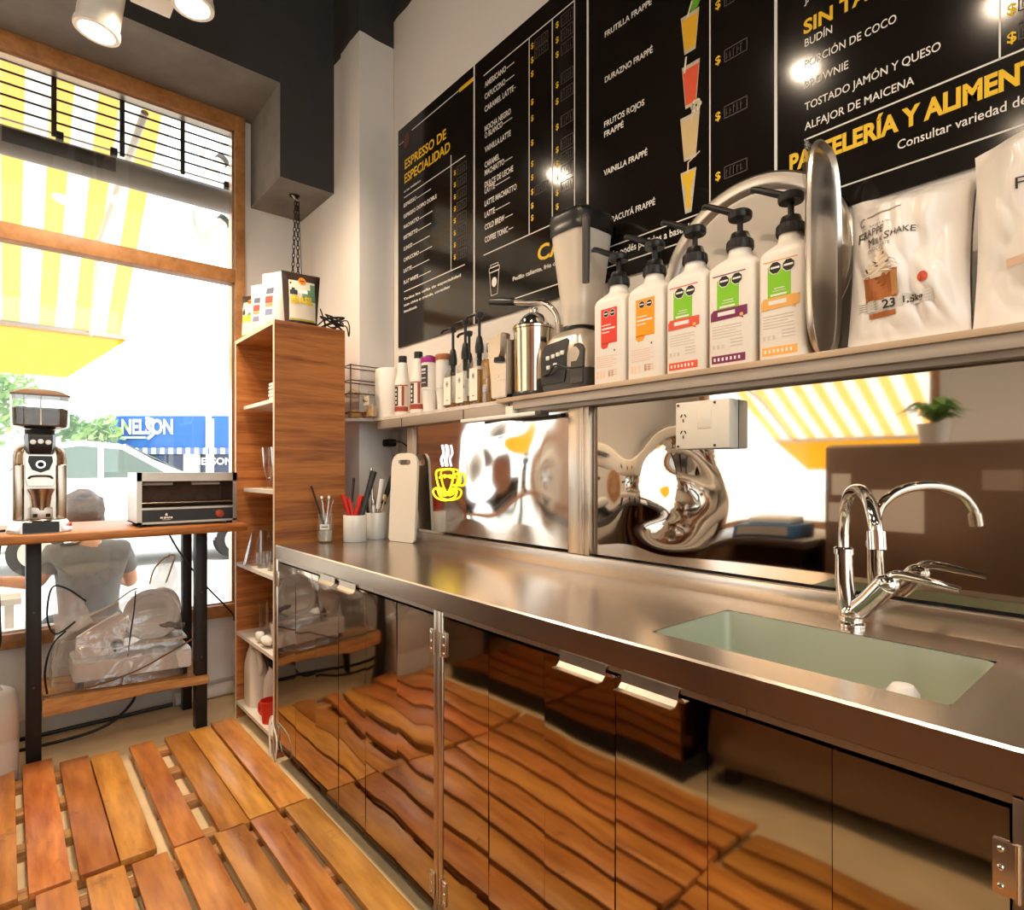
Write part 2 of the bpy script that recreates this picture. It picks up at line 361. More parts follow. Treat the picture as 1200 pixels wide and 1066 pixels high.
def window(name, mat_o=None):
    o = bpy.data.objects.new(name, None); COL.objects.link(o); o['kind'] = 'structure'; return o
w1 = window('window_1'); w1.location = (-0.6, 3.7, 0.385)
f = MB(); f.box(1.01, 1.067, 3.655, 3.75, 0.385, 3.30, 0.004); f.box(-1.0, 1.01, 3.655, 3.75, 3.215, 3.30, 0.004); f.box(-1.0, 1.01, 3.64, 3.75, 0.385, 0.455, 0.004)
f.box(-1.0, -.94, 3.655, 3.75, 0.385, 3.30, 0.004)
f.build('frame', 'frame', w1)
MB().box(-.94, 1.01, 3.66, 3.745, 2.32, 2.40, 0.004).build('transom', 'frame', w1)
f = MB(); f.box(0.998, 1.012, 3.68, 3.74, 0.455, 3.215); f.box(-.94, 1.0, 3.685, 3.74, 3.205, 3.217); f.box(-.94, 1.0, 3.685, 3.74, 0.453, 0.463)
f.build('glazing_bead', 'steelv', w1)
MB().box(-.94, 1.008, 3.714, 3.720, 0.455, 2.32).build('pane', 'glass', w1)
MB().box(-.94, 1.008, 3.714, 3.720, 2.40, 3.215).build('pane', 'glass', w1)
w2 = window('window_2'); w2.location = (-2.65, 2.1, 0.7)
f = MB(); f.box(-2.72, -2.62, 1.3, 1.37, 0.7, 3.1); f.box(-2.72, -2.62, 3.33, 3.4, 0.7, 3.1); f.box(-2.72, -2.62, 1.3, 3.4, 3.03, 3.1); f.box(-2.72, -2.62, 1.3, 3.4, 0.7, 0.77)
f.build('frame', 'frame', w2)
MB().box(-2.68, -2.674, 1.37, 3.33, 0.77, 3.03).build('pane', 'glass', w2)

w3 = window('window_added'); w3.location = (-0.5, -2.77, 0.3)  # unseen window, added to let in cool daylight from behind the camera
f = MB(); f.box(-2.3, -2.23, -2.8, -2.72, .3, 3.6); f.box(1.23, 1.3, -2.8, -2.72, .3, 3.6); f.box(-2.3, 1.3, -2.8, -2.72, .3, .37); f.box(-2.3, 1.3, -2.8, -2.72, 3.53, 3.6); f.box(-.53, -.47, -2.8, -2.72, .3, 3.6); f.build('frame', 'frame', w3)
MB().box(-2.23, 1.23, -2.765, -2.759, .37, 3.53).build('pane', 'glass', w3)
# burglar grille at the head of the window
g = thing('window_grille', 'dark metal bar grille at the top of the shop window', 'window grille', (-0.5, 3.79, 3.1))
ux = [0.765 - 0.2915 * i for i in range(6)]
for x in ux: MB().box(x - 0.011, x + 0.011, 3.782, 3.798, 2.925, 3.26, 0.002).build('upright', 'blacksteel', g)
for k in range(5):
    z = 3.176 - 0.059 * k
    MB().cyl((-.98, 3.79, z), (1.06, 3.79, z), 0.0055, n=8).build('bar', 'blacksteel' if k < 4 else 'whitem', g)
MB().box(-.98, 1.06, 3.783, 3.797, 3.225, 3.25).build('top_bar', 'blacksteel', g)
for x in (0.205, 0.435, 1.0):
    MB().box(x - 0.016, x + 0.016, 3.772, 3.80, 2.912, 2.952, 0.002).build('clip', 'blacksteel', g)
t = thing('roller_shutter_tube', 'grey roller shutter tube behind the upper window glass', 'roller shutter', (-0.6, 3.99, 2.92))
b = MB(); b.cyl((-2.3, 3.99, 2.922), (1.3, 3.99, 2.922), 0.073, n=40); b.build('tube', M('grey_tube', '#8c8580', 0.45), t)
MB().box(-0.02, 0.46, 3.911, 3.921, 2.882, 2.96, 0.003).build('plate', 'darkgrey', t)
for x in (-2.31, 1.3): MB().box(x, x + 0.02, 3.91, 4.07, 2.82, 3.02, 0.004).build('end_bracket', 'darkgrey', t)

# ------------------------------------------------------------------ ceiling lamps
def lens_mat():
    return M('lamp_lens', '#fff4e0', 0.4, emit='#ffdfae', estr=9.0)
MT['lens'] = lens_mat()
def lamp(loc, label, tilt=(0, 0, 0), d=0.15, power=1.0, drop=True):
    r = thing('ceiling_spotlight', label, 'ceiling lamp', (0, 0, 0), 'white can lamps')
    h = d / 2
    b = MB(); b.lathe([(0, 0.26), (h * .9, 0.26), (h * .97, 0.25), (h * .97, 0.02), (h * .97, 0.0), (h * .82, 0.0), (h * .80, 0.05), (0, 0.05)], n=40)
    b.build('housing', MT['lampwhite'], r)
    b = MB(); b.lathe([(h * .82, -0.002), (h * 1.03, -0.002), (h * 1.05, 0.006), (h * 1.03, 0.022), (h * .9, 0.026), (h * .82, -0.002)], n=40); b.build('rim', MT['lampwhite'], r)
    b = MB(); b.lathe([(0, 0.034), (h * .70, 0.034), (h * .79, 0.036), (h * .79, 0.046), (0, 0.046)], n=32); b.build('lens', 'lens', r)
    if drop: MB().cyl((0, 0, 0.26), (0, 0, 4.0 - loc[2]), 0.012, n=12).build('rod', MT['lampwhite'], r)
    ld = bpy.data.lights.new('lamp_light', 'SPOT'); lo = bpy.data.objects.new('lamp_light', ld); COL.objects.link(lo); lo.parent = r; lo.location = (0, 0, 0.028)
    ld.energy = LAMP_POWER * power; ld.color = LAMP_COLOR; ld.spot_size = R(150); ld.spot_blend = 0.8; ld.shadow_soft_size = h * .7
    r.location = loc; r.rotation_euler = tilt
    return r
MT['lampwhite'] = M('lamp_white', '#efe8de', 0.35)
lamp((0.265, 2.79, 2.93), 'white cylinder ceiling spotlight glowing in front of the window bulkhead', (R(4), R(7), 0))
lamp((0.565, 2.62, 3.08), 'white cylinder ceiling spotlight cut by the top of the picture')
lamp((0.43, 1.17, 3.05), 'white cylinder ceiling spotlight over the worktop, mirrored in the menu panel', power=.55)
lamp((0.24, 0.50, 3.05), 'white cylinder ceiling spotlight above the camera side of the worktop', power=.45)
for k, (x, y) in enumerate(((-0.9, 2.3), (-0.9, 0.6), (0.35, -0.9), (-0.9, -1.2))):  # extra lamps out of view, added for bright, even warm light
    lamp((x, y, 3.05), 'white cylinder ceiling spotlight on the far side of the shop', power=.6)
r = thing('lamp_canopy', 'white square lamp canopy between the two spotlights', 'lamp canopy', (0.44, 2.71, 3.085))
MB().box(0.37, 0.51, 2.66, 2.76, 3.085, 3.11, 0.004).build('plate', MT['lampwhite'], r)
MB().cyl((0.44, 2.71, 3.1), (0.44, 2.71, 4.0), 0.008, n=8).build('rod', MT['lampwhite'], r)
# ------------------------------------------------------------------ street
ZS = -0.2
struct(MB().box(-40, 45, 3.9, 90, ZS - 0.1, ZS), 'pavement', M('pale_pavement', '#bdb9b2', 0.8, var=0.1, vscale=1.5))
struct(MB().box(-40, 45, -30, 3.9, ZS - 0.1, ZS - .002), 'side_pavement', M('pale_side_pavement', '#bdb9b2', 0.8, var=0.1, vscale=1.5))
def stripe_mat():
    m = M('awning_cloth', '#ffffff', 0.8); t = m.node_tree; p = t.nodes['Principled BSDF']; L = t.links.new
    tc = nn(t, 'ShaderNodeTexCoord'); s = nn(t, 'ShaderNodeSeparateXYZ'); L(tc.outputs['Object'], s.inputs[0])
    a = nn(t, 'ShaderNodeMath', operation='MULTIPLY_ADD'); a.inputs[1].default_value = 1 / 0.2185; a.inputs[2].default_value = 0.126 + 20; L(s.outputs['X'], a.inputs[0])
    fr = nn(t, 'ShaderNodeMath', operation='FRACT'); L(a.outputs[0], fr.inputs[0])
    lt = nn(t, 'ShaderNodeMath', operation='LESS_THAN'); lt.inputs[1].default_value = 0.48; L(fr.outputs[0], lt.inputs[0])
    mx = nn(t, 'ShaderNodeMix', data_type='RGBA'); mx.inputs['A'].default_value = lin('#efe9df'); mx.inputs['B'].default_value = lin('#f9bc64'); L(lt.outputs[0], mx.inputs['Factor'])
    tr = nn(t, 'ShaderNodeBsdfTranslucent'); L(mx.outputs['Result'], tr.inputs[0]); L(mx.outputs['Result'], p.inputs['Base Color'])
    ms = nn(t, 'ShaderNodeMixShader'); ms.inputs[0].default_value = 0.6; L(p.outputs[0], ms.inputs[1]); L(tr.outputs[0], ms.inputs[2]); L(ms.outputs[0], t.nodes['Material Output'].inputs[0])
    return m
MT['awning'] = stripe_mat()
MT['valance'] = M('yellow_cloth', '#f9ae10', 0.8, translucent=0.6)
def awning(name, label, loc, rot, x0, x1):
    """local frame: x along the wall, y outwards, z up"""
    r = thing(name, label, 'awning', loc, rot=rot)
    keep = r.location.copy(); r.location = (0, 0, 0)
    MB().grid(lambda u, v: Vector((x0 + (x1 - x0) * u, 0.0 + 2.18 * v, 3.69 - 1.32 * v - 0.03 * math.sin(math.pi * v))), 20, 12).build('canopy', 'awning', r)
    b = MB(); b.box(x0, x1, 2.15, 2.21, 2.35, 2.41, 0.008); b.build('front_bar', 'alu', r)
    b = MB()
    b.add([(x0, 2.20, 2.36), (x1, 2.20, 2.36), (x1 - 0.42, 2.22, 1.99), (x0, 2.22, 1.99)], [(0, 1, 2, 3)]); b.build('valance', 'valance', r)
    for xa in (x1 - 0.2, x0 + 0.3):
        b = MB(); b.tube([(xa, 0.05, 3.25), (xa - 0.1, 1.2, 2.83)], 0.02, 10, smooth=False); b.tube([(xa - 0.1, 1.2, 2.83), (xa - 0.06, 2.17, 2.36)], 0.018, 10, smooth=False); b.ball((xa - 0.1, 1.2, 2.83), 0.028, 10, 8)
        b.build('folding_arm', 'whitem', r)
    r.location = keep
    return r
awning('striped_awning', 'yellow and white striped awning over the shop window', (0, 3.83, 0), (0, 0, 0), -2.6, 0.793)
awning('striped_awning', 'yellow and white awning outside the side window, seen in the steel panel', (-2.76, 2.3, -0.75), (0, 0, R(90)), -2.8, 1.4)

# shop with the blue fascia across the road, turned square to the view
def facing(u, v, d): return Vector((0.6512 * d + 0.7589 * u, 0.7589 * d - 0.6512 * u, v))
def fbox(b, u0, u1, v0, v1, d0, d1):
    b.loft([[facing(u0, v, d) for v, d in ((v0, d0), (v1, d0), (v1, d1), (v0, d1))], [facing(u1, v, d) for v, d in ((v0, d0), (v1, d0), (v1, d1), (v0, d1))]])
    return b
D = 27.0; k = D / 690
U = lambda px: (px - 600) * k
V = lambda py: 1.223 + (552 - py) * k
bl = M('blue_fascia', '#2a62a8', 0.5); darkwin = M('dark_shop_glass', '#39445a', 0.15); brick = M('shop_brick', '#b5694c', 0.8); palewall = M('pale_shop_wall', '#e6e2dc', 0.8)
s = thing('street_shop', 'shop across the road with a blue fascia and white raised name', 'shop front', facing(U(200), ZS, D))
fbox(MB(), U(60), U(330), ZS, V(487), D + 0.4, D + 6).build('wall', palewall, s)
fbox(MB(), U(125), U(300), V(525), V(487), D, D + 0.4).build('fascia', bl, s)
b = MB(); b.text('NELSON', lambda u, v: facing(U(143) + u, V(508) + v, D - 0.04), 17 * k, 60 * k, 0.03); fbox(b, U(143), U(171), V(513.5), V(511.5), D - 0.04, D - 0.02)
b.build('sign_letters', M('sign_white', '#ffffff', 0.5), s)
b = MB(); b.tube([facing(U(172), V(490), D - .05), facing(U(180), V(493), D - .05), facing(U(174), V(500), D - .05), facing(U(181), V(507), D - .05), facing(U(174), V(514), D - .05)], 0.07, 8); b.build('swash', M('sign_white', '#f6eef0', 0.5), s)
b = MB()
for i in range(34):
    b.m = i % 2; u0 = U(132 + i * 5.0); fbox(b, u0, u0 + 5 * k, V(532), V(525), D - 0.3, D - 0.1)
b.build('canopy_strip', [palewall, M('strip_blue', '#5a6f9a', 0.6)], s)
for a, c in ((124, 133), (217, 233), (243, 248)): fbox(MB(), U(a), U(c), ZS, V(525) if a != 243 else V(487), D - 0.15, D + 0.3).build('pillar', M('white_pillar', '#f4f2ee', 0.7), s)
fbox(MB(), U(148), U(166), ZS, V(531), D + 0.1, D + 0.5).build('brick_panel', brick, s)
for a, c in ((171, 193), (196, 213), (234, 268)): fbox(MB(), U(a), U(c), ZS, V(531), D + 0.1, D + 0.5).build('window', darkwin, s)
b = MB(); b.text('NELSON', lambda u, v: facing(U(226) + u, V(544) + v, D + 0.02), 8 * k, 46 * k, 0.03); b.build('window_letters', M('sign_white', '#ffffff', 0.5), s)
fbox(MB(), U(170), U(194), V(556), V(534), D + 0.02, D + 0.1).build('door', M('blue_door', '#27406e', 0.4), s)

# parked car, side on, nose to the right
carpaint = M('silver_car_paint', '#d9dbdd', 0.25, 0.3, coat=0.6); carglass = M('car_glass', '#5b6a63', 0.08)
CY = 10.2
c = thing('parked_car', 'silver car parked at the kerb beyond the window', 'car', (1.6, CY + 0.8, ZS))
prof = [(-0.35, 0.12), (-0.42, 0.6), (-0.36, 0.98), (-0.05, 1.08), (0.32, 1.56), (0.75, 1.66), (1.3, 1.62), (2.15, 1.12), (3.05, 1.0), (3.5, 0.78), (3.58, 0.4), (3.5, 0.12)]
b = MB(); b.loft([[Vector((x, CY + dy, z + (ZS if False else 0) - sh * (0 if z < 1.15 else 0.0))) for x, z in prof] for dy, sh in ((0, 0), (1.65, 0))]); bmesh.ops.bevel(b.bm, geom=b.bm.edges[:], offset=0.05, segments=2, affect='EDGES'); b.build('body', carpaint, c, 40)
gl = [(0.05, 1.12), (0.38, 1.5), (0.78, 1.58), (1.27, 1.54), (1.92, 1.14)]
MB().prism(gl, lambda x, z: (x, CY - 0.012, z), lambda x, z: (x, CY + 0.02, z)).build('side_window', carglass, c)
MB().box(0.98, 1.05, CY - 0.02, CY, 1.1, 1.6).build('door_pillar', carpaint, c)
b = MB(); b.prism([(2.2, 1.12), (1.34, 1.6), (1.34, 1.63), (2.24, 1.15)], lambda x, z: (x, CY + 0.15, z), lambda x, z: (x, CY + 1.5, z)); b.build('windscreen', carglass, c)
MB().box(-0.44, -0.2, CY - 0.015, CY + 0.2, 0.72, 1.0, 0.03).build('tail_lamp', 'red', c)
for x in (0.3, 2.85):
    wv = MB(); wv.cyl((x, CY - 0.03, 0.12), (x, CY + 0.2, 0.12), 0.32, n=28); wv = wv.build('wheel', 'blackm', c)
    MB().cyl((x, CY - 0.045, 0.12), (x, CY - 0.03, 0.12), 0.2, n=20).build('hub', 'alu', wv)
for dx in (0.55, 1.4): MB().box(dx, dx + 0.16, CY - 0.025, CY, 1.0, 1.03, 0.005).build('door_handle', 'chrome', c)

def tree(loc, r, h, label, dens=900, seed=1):
    t = thing('street_tree', label, 'tree', (loc[0], loc[1], ZS))
    MB().tube([(loc[0], loc[1], ZS), (loc[0] + .1, loc[1], ZS + h * .5), (loc[0], loc[1], ZS + h)], 0.14, 8, r_end=0.07).build('trunk', M('bark', '#6d5a48', 0.9), t)
    rn = random.Random(seed); b = MB(); cs = [Vector((loc[0] + rn.uniform(-r, r) * .7, loc[1] + rn.uniform(-r, r) * .5, ZS + h + rn.uniform(-.5, .9) * r)) for _ in range(9)]
    for i in range(dens):
        c0 = cs[i % 9]; d = Vector((rn.gauss(0, 1), rn.gauss(0, 1), rn.gauss(0, 1))).normalized() * r * .5 * rn.random() ** .4
        q = c0 + d; a = Vector((rn.gauss(0, 1), rn.gauss(0, 1), rn.gauss(0, 1))).normalized(); e = a.orthogonal().normalized(); f2 = a.cross(e); sz = 0.16 + .1 * rn.random()
        b.m = i % 3; b.add([q - e * sz, q + f2 * sz * .5, q + e * sz, q - f2 * sz * .5], [(0, 1, 2, 3)])
    b.build('crown', [M('leaf', '#6f9a4a', 0.7, translucent=.3), M('leaf', '#8fb062', 0.7, translucent=.3), M('leaf', '#4f7a3a', 0.7, translucent=.3)], t, smooth=0)
tree(tuple(facing(-20.6, 0, 23)[:2]), 1.7, 4.0, 'dense green street tree behind the grinder hopper', 1400, 3)
tree(tuple(facing(-18.3, 0, 25.5)[:2]), 1.25, 2.3, 'pale low street tree between the grinder and the blue shop', 700, 5)
p = thing('street_lamp', 'slim white street pole before the blue shop', 'pole', (*facing(U(246), 0, 20)[:2], ZS))
MB().cyl((*facing(-10.2, 0, 20)[:2], ZS), (*facing(-10.2, 0, 20)[:2], 3.0), 0.07, n=12).build('pole', M('white_pole', '#f1efec', 0.6), p)
for (a, d, z, dx, dz, lb) in ((1.238, 4.8, 3.102, 0.134, 0.174, 'white tube floodlight outside the glass under the grille'), (1.224, 4.8, 3.557, 0.071, 0.109, 'small grey floodlight outside behind the grille')):
    r = thing('outdoor_floodlight', lb, 'floodlight', (a, d, z))
    MB().cyl((a, d, z), (a - dx, d, z - dz), 0.04, n=16).build('tube', 'whitem', r)
    MB().cyl((a + .02, d, z + .026), (a, d, z), 0.05, n=16).build('cap', 'darkgrey', r)
    MB().tube([(a - dx, d + 0.02, z - dz + .03), (a - dx - 0.035, d + 0.05, z - dz + 0.1), (a - dx - .03, d + .02, z + .08), (a + 0.1, d, z + 0.2), (1.6, 3.9, z + 0.3)], 0.018, 8).build('arm', 'whitem', r)
# ------------------------------------------------------------------ pallets on the floor
def pallet(label, planks, y0, y1, ends=None, loc=None):
    x0, x1 = planks[0][0], planks[-1][1]
    r = thing('floor_pallet', label, 'pallet', ((x0 + x1) / 2, (y0 + y1) / 2, ZF), 'wooden floor pallets')
    for i, (a, c) in enumerate(planks):
        e = (ends or {}).get(i, (0, 0)); b = MB()
        b.box(a, c, y0 + e[0], y1 + e[1], -0.022, 0.0, 0.0025)
        b.build('deck_board', 'plank', r)
    L = y1 - y0
    for y in (y0 + 0.05, y0 + L * .36, y0 + L * .66, y1 - 0.06):
        MB().box(x0 + 0.004, x1 - 0.004, y - 0.03, y + 0.03, ZF + .0005, -0.022, 0.002).build('bearer', 'bearer', r)
    return r
pallet('floor pallet of orange boards under the window table, left of the wide gap', [(-0.175, -0.085), (-0.068, 0.024), (0.048, 0.147), (0.168, 0.267), (0.271, 0.371)], 2.205, 3.12, {1: (0, .07), 2: (0, .07), 4: (0, -.03), 5: (0, -.03)})
pallet('floor pallet of orange boards beside the wooden shelf unit', [(0.413, 0.505), (0.55, 0.645), (0.649, 0.741), (0.752, 0.856)], 2.175, 3.10, {1: (-.02, 0), 3: (0, .03)})
near = [(-0.175, -0.083), (-0.06, 0.032), (0.062, 0.158), (0.180, 0.277), (0.295, 0.392), (0.411, 0.512), (0.530, 0.628), (0.647, 0.741), (0.767, 0.866)]
near_p = pallet('floor pallet of orange boards nearest the steel cabinets', near, 0.98, 2.165, {2: (0, .02), 3: (0, .012)})
for x, y, lb in ((0.403, -.86, 'floor pallet mirrored low in the doors at the right edge'), (0.403, 0.36, 'floor pallet mirrored in the right cabinet doors')):
    dup(near_p, (x - (0.0), y, ZF), label=lb)

# ------------------------------------------------------------------ stainless worktop with sink
XF, XB, ZT = 0.893, 1.412, 0.90
SY0, SY1, SX0, SX1 = 0.222, 0.716, 0.985, 1.275
wt = thing('steel_worktop', 'long stainless steel worktop with sink along the menu wall', 'worktop', (1.15, 1.2, 0.845))
b = MB(); YA, YB = -0.75, 2.632
def ring(z, ins): return [(XF + ins, YA, z), (XF + ins, YB, z), (XB, YB, z), (XB, YA, z)]
vs = [(XF + .004, YA, ZT), (XF + .004, SY0, ZT), (XF + .004, SY1, ZT), (XF + .004, YB, ZT), (SX0, YA, ZT), (SX0, SY0, ZT), (SX0, SY1, ZT), (SX0, YB, ZT),
      (SX1, YA, ZT), (SX1, SY0, ZT), (SX1, SY1, ZT), (SX1, YB, ZT), (XB, YA, ZT), (XB, SY0, ZT), (XB, SY1, ZT), (XB, YB, ZT)]
fs = []
for i in range(3):
    for j in range(3):
        if (i, j) != (1, 1): a = i * 4 + j; fs.append((a, a + 4, a + 5, a + 1))
b.add(vs, fs)
b.add([(XF + .004, YA, ZT), (XF + .004, YB, ZT), (XF, YB, ZT - .004), (XF, YA, ZT - .004), (XF, YB, ZT - .055), (XF, YA, ZT - .055), (XF + .02, YB, ZT - .055), (XF + .02, YA, ZT - .055)], [(0, 1, 2, 3), (3, 2, 4, 5), (5, 4, 6, 7)])
b.add([(XF + .004, YB, ZT), (XB, YB, ZT), (XB, YB, ZT - .055), (XF, YB, ZT - .055), (XF, YB, ZT - .004)], [(0, 1, 2, 3, 4)])
b.build('top', 'steel', wt, smooth=20)
b = MB(); b.box(XF + .02, XB, YA + .01, SY0 - .02, ZT - .05, ZT - .003); b.box(XF + .02, XB, SY1 + .02, YB - .003, ZT - .05, ZT - .003); b.build('core', 'alu', wt)
b = MB(); b.box(1.404, 1.426, YA, 2.355, ZT - .002, 0.952, 0.003); b.build('backsplash', 'steel', wt)
sk = MB()
def sr(z, i): return [Vector(((SX0 + SX1) / 2 + x, (SY0 + SY1) / 2 + y, z)) for x, y in rrect(SX1 - SX0 - 2 * i, SY1 - SY0 - 2 * i, 0.02 + i)]
sk.loft([sr(ZT - 0.001, 0), sr(ZT - 0.10, 0.002), sr(ZT - 0.155, 0.008), sr(ZT - 0.172, 0.03)], cap=False); sk._f([v for v in sk.bm.verts[-24:]]) if False else None
sk.bm.verts.ensure_lookup_table(); n = len(sr(0, 0)); sk._f(sk.bm.verts[-n:])
sk = sk.build('sink_bowl', 'sink', wt)
MB().lathe([(0, 0.004), (0.024, 0.004), (0.034, 0.010), (0.037, 0.004), (0.037, 0)], (1.13, 0.47, ZT - 0.1705), 28).build('drain', 'chrome', sk)

b = MB(); b.lathe([(0, 0), (.025, 0), (.025, .12), (.023, .138), (.015, .149), (0, .152)], (1.10, .311, ZT - .171), 24)
solo(b, 'white_cup', 'white', 'white upturned plastic cup standing in the sink', 'cup', (1.10, .311, ZT - .171))
# ------------------------------------------------------------------ steel base cabinets
def cabinet(label, y0, y1, seed, dent):
    r = thing('steel_cabinet', label, 'cabinet', (1.15, (y0 + y1) / 2, ZF), 'polished steel cabinets')
    b = MB(); [b.box(*q) for q in ((0.93, 1.40, y0 + .004, y0 + .02, 0.03, 0.84), (0.93, 1.40, y1 - .02, y1 - .004, 0.03, 0.84), (1.385, 1.40, y0 + .02, y1 - .02, 0.03, 0.84), (0.93, 1.385, y0 + .02, y1 - .02, 0.03, 0.045))]; b.box(0.99, 1.36, y0 + .05, y1 - .05, ZF, 0.031); b.build('body', 'darkgrey', r)
    b = MB(); b.box(0.893, 0.93, y0, y0 + 0.02, 0.01, 0.842, .002); b.box(0.893, 0.93, y1 - 0.02, y1, 0.01, 0.842, .002); b.box(0.897, 0.93, y0 + .02, y1 - .02, 0.832, 0.843); b.build('frame', 'steelv', r)
    ym = (y0 + y1) / 2
    for a, c, hs in ((ym + .0013, y1 - .022, 1), (y0 + .022, ym - .0013, -1)):
        b = MB(); rn = random.Random(seed + hs); w = (c - a) / 3
        tilt = [rn.uniform(-.006, .006) for _ in range(3)]
        for q in range(3):
            ya, yb = a + q * w + .0006, a + (q + 1) * w - .0006
            def sf(u, v, ya=ya, yb=yb, q=q):
                y = ya + (yb - ya) * u; z = 0.02 + 0.806 * v
                nz = noise.noise(Vector((y * 3.4 + seed, z * 2.6, q * 3.1 + hs))) + .12 * noise.noise(Vector((y * 8 + seed, z * 6, q * 5.7 + hs)))
                e = min(u, 1 - u) * 2
                return Vector((0.896 + 0.0028 * dent * nz + tilt[q] * (u - .5) * .12 , y, z))
            b.grid(sf, 14, 44)
        b.box(0.902, 0.918, a, c, 0.02, 0.826)
        d = b.build('door', 'door', r, 60)
        # bent steel grip at the free edge of the door
        ha = ym + .02 if hs > 0 else ym - .145; hb = ha + .125
        b = MB(); pr = [(0.899, 0.842), (0.890, 0.842), (0.8885, 0.822), (0.880, 0.813), (0.866, 0.813), (0.866, 0.811), (0.881, 0.811), (0.8905, 0.821), (0.892, 0.838), (0.899, 0.839)]
        b.prism(pr, lambda x, z: (x, ha, z), lambda x, z: (x, hb, z)); b.build('handle', 'steelv', d, 20)
        hy = y1 - .026 if hs > 0 else y0 + .026
        for z in (0.755, 0.085):
            b = MB(); b.box(0.8915, 0.896, hy - .012, hy + .012, z - .032, z + .032, .001); b.cyl((0.890, hy + .012 * hs, z - .034), (0.890, hy + .012 * hs, z + .034), 0.0028, n=10)
            for dz in (-.022, 0, .022): b.mat(1).ball((0.891, hy - .004 * hs, z + dz), (.003, .004, .004), 8, 6)
            b.build('hinge', ['steelv', 'chrome'], d)
    return r
cabinet('polished steel two-door cabinet beside the wooden shelf unit', 1.353, 2.63, 3, 1.0)
cabinet('polished steel two-door cabinet under the sink', 0.122, 1.351, 11, 0.9)
cabinet('polished steel cabinet at the right edge of the picture', -0.75, 0.12, 23, 0.8)

# ------------------------------------------------------------------ faucet
fa = thing('sink_faucet', 'chrome swan-neck mixer tap behind the sink', 'faucet', (1.342, 0.47, ZT))
b = MB()
b.lathe([(0, 0.0006), (0.027, 0.0006), (0.027, 0.006), (0.022, 0.010), (0.022, 0.03), (0, 0.03)], (1.342, 0.472, ZT), 28)
b.tube([(1.342, 0.478, ZT + .01), (1.342, 0.486, ZT + .09), (1.342, 0.4875, ZT + .155)], 0.019, 18, r_end=0.0165, smooth=False)
b.tube([(1.3405, 0.458, ZT + .036), (1.338, 0.435, ZT + .06), (1.334, 0.408, ZT + .094)], 0.0215, 18, r_end=0.0225, smooth=False)
b.ball((1.342, 0.472, ZT + .028), (.024, .026, .02), 18, 12)
b.build('body', 'chrome', fa)
b = MB(); b.lathe([(0, 0), (.0195, 0), (.0195, .012), (0.014, .016), (0, .016)], (1.342, 0.4875, ZT + .148), 24); b.build('collar', 'chrome', fa)
b = MB(); b.tube([(1.342, 0.4875, ZT + .15), (1.342, 0.4875, ZT + .20), (1.325, 0.478, ZT + .248), (1.27, 0.449, ZT + .281), (1.20, 0.408, ZT + .288), (1.14, 0.373, ZT + .27), (1.108, 0.354, ZT + .236), (1.103, 0.350, ZT + .215)], 0.0108, 16, k=8)
sp = b.build('spout', 'chrome', fa)
MB().tube([(1.1035, 0.3505, ZT + .222), (1.0985, 0.3475, ZT + .192)], 0.0145, 18, smooth=False).build('aerator', 'chrome', sp)
b = MB(); b.ball((1.334, 0.405, ZT + .098), (.024, .024, .019), 18, 12); b.tube([(1.334, 0.402, ZT + .104), (1.334, 0.385, ZT + .118), (1.33, 0.33, ZT + .112), (1.328, 0.285, ZT + .105)], 0.0085, 12, radii=lambda f: .012 - .006 * f); b.build('lever', 'chrome', fa)
MB().ball((1.3195, 0.415, ZT + .075), (.004, .006, .006), 10, 8).build('temperature_dot', 'red', fa)

# ------------------------------------------------------------------ steel panels behind the worktop
def steel_panel(label, y0, y1, z0, z1, shape, mt='mirror'):
    b = MB(); X0 = 1.4345
    b.grid(lambda u, v: Vector((X0 + shape(y0 + (y1 - y0) * u, z0 + (z1 - z0) * v) * min(1, 6 * min(u, 1 - u, v, 1 - v) + .15), y0 + (y1 - y0) * u, z0 + (z1 - z0) * v)), 90, 54)
    b.box(X0 + .02, X0 + .03, y0, y1, z0, z1)
    return solo(b, 'steel_wall_panel', mt, label, 'wall panel', (X0, (y0 + y1) / 2, z0), 'mirror steel wall panels', 70)
def gs(y, z, cy, cz, sy, sz): return math.exp(-((y - cy) / sy) ** 2 - ((z - cz) / sz) ** 2)
def dents1(y, z):
    d = 0.012 * gs(y, z, 1.83, 1.23, .13, .12) - 0.010 * gs(y, z, 1.60, 1.20, .13, .14) + .007 * gs(y, z, 1.70, 1.36, .09, .06) - .006 * gs(y, z, 1.95, 1.05, .12, .07)
    d += 0.0012 * noise.noise(Vector((y * 6.0, z * 6.5, 4.2))) + .0002 * noise.noise(Vector((y * 17, z * 17, 8)))
    return d * max(0, min(1, (2.08 - y) / .12))
def dents2(y, z):
    d = 0.013 * gs(y, z, .95, 1.19, .11, .10) - .012 * gs(y, z, 1.12, 1.18, .09, .13) + .006 * gs(y, z, 1.02, 1.07, .1, .05) - .005 * gs(y, z, .86, 1.24, .06, .1)
    d += (0.0012 * noise.noise(Vector((y * 5, z * 6, 1.7))) + .0001 * noise.noise(Vector((y * 16, z * 14, 3)))) * min(1, max(.05, (y - .80) / .15))
    return d
steel_panel('dented mirror steel wall panel behind the neon cup', 1.362, 2.345, 0.960, 1.432, dents1, 'mirrorsoft')
steel_panel('mirror steel wall panel behind the tap', -0.70, 1.268, 0.957, 1.43, dents2)

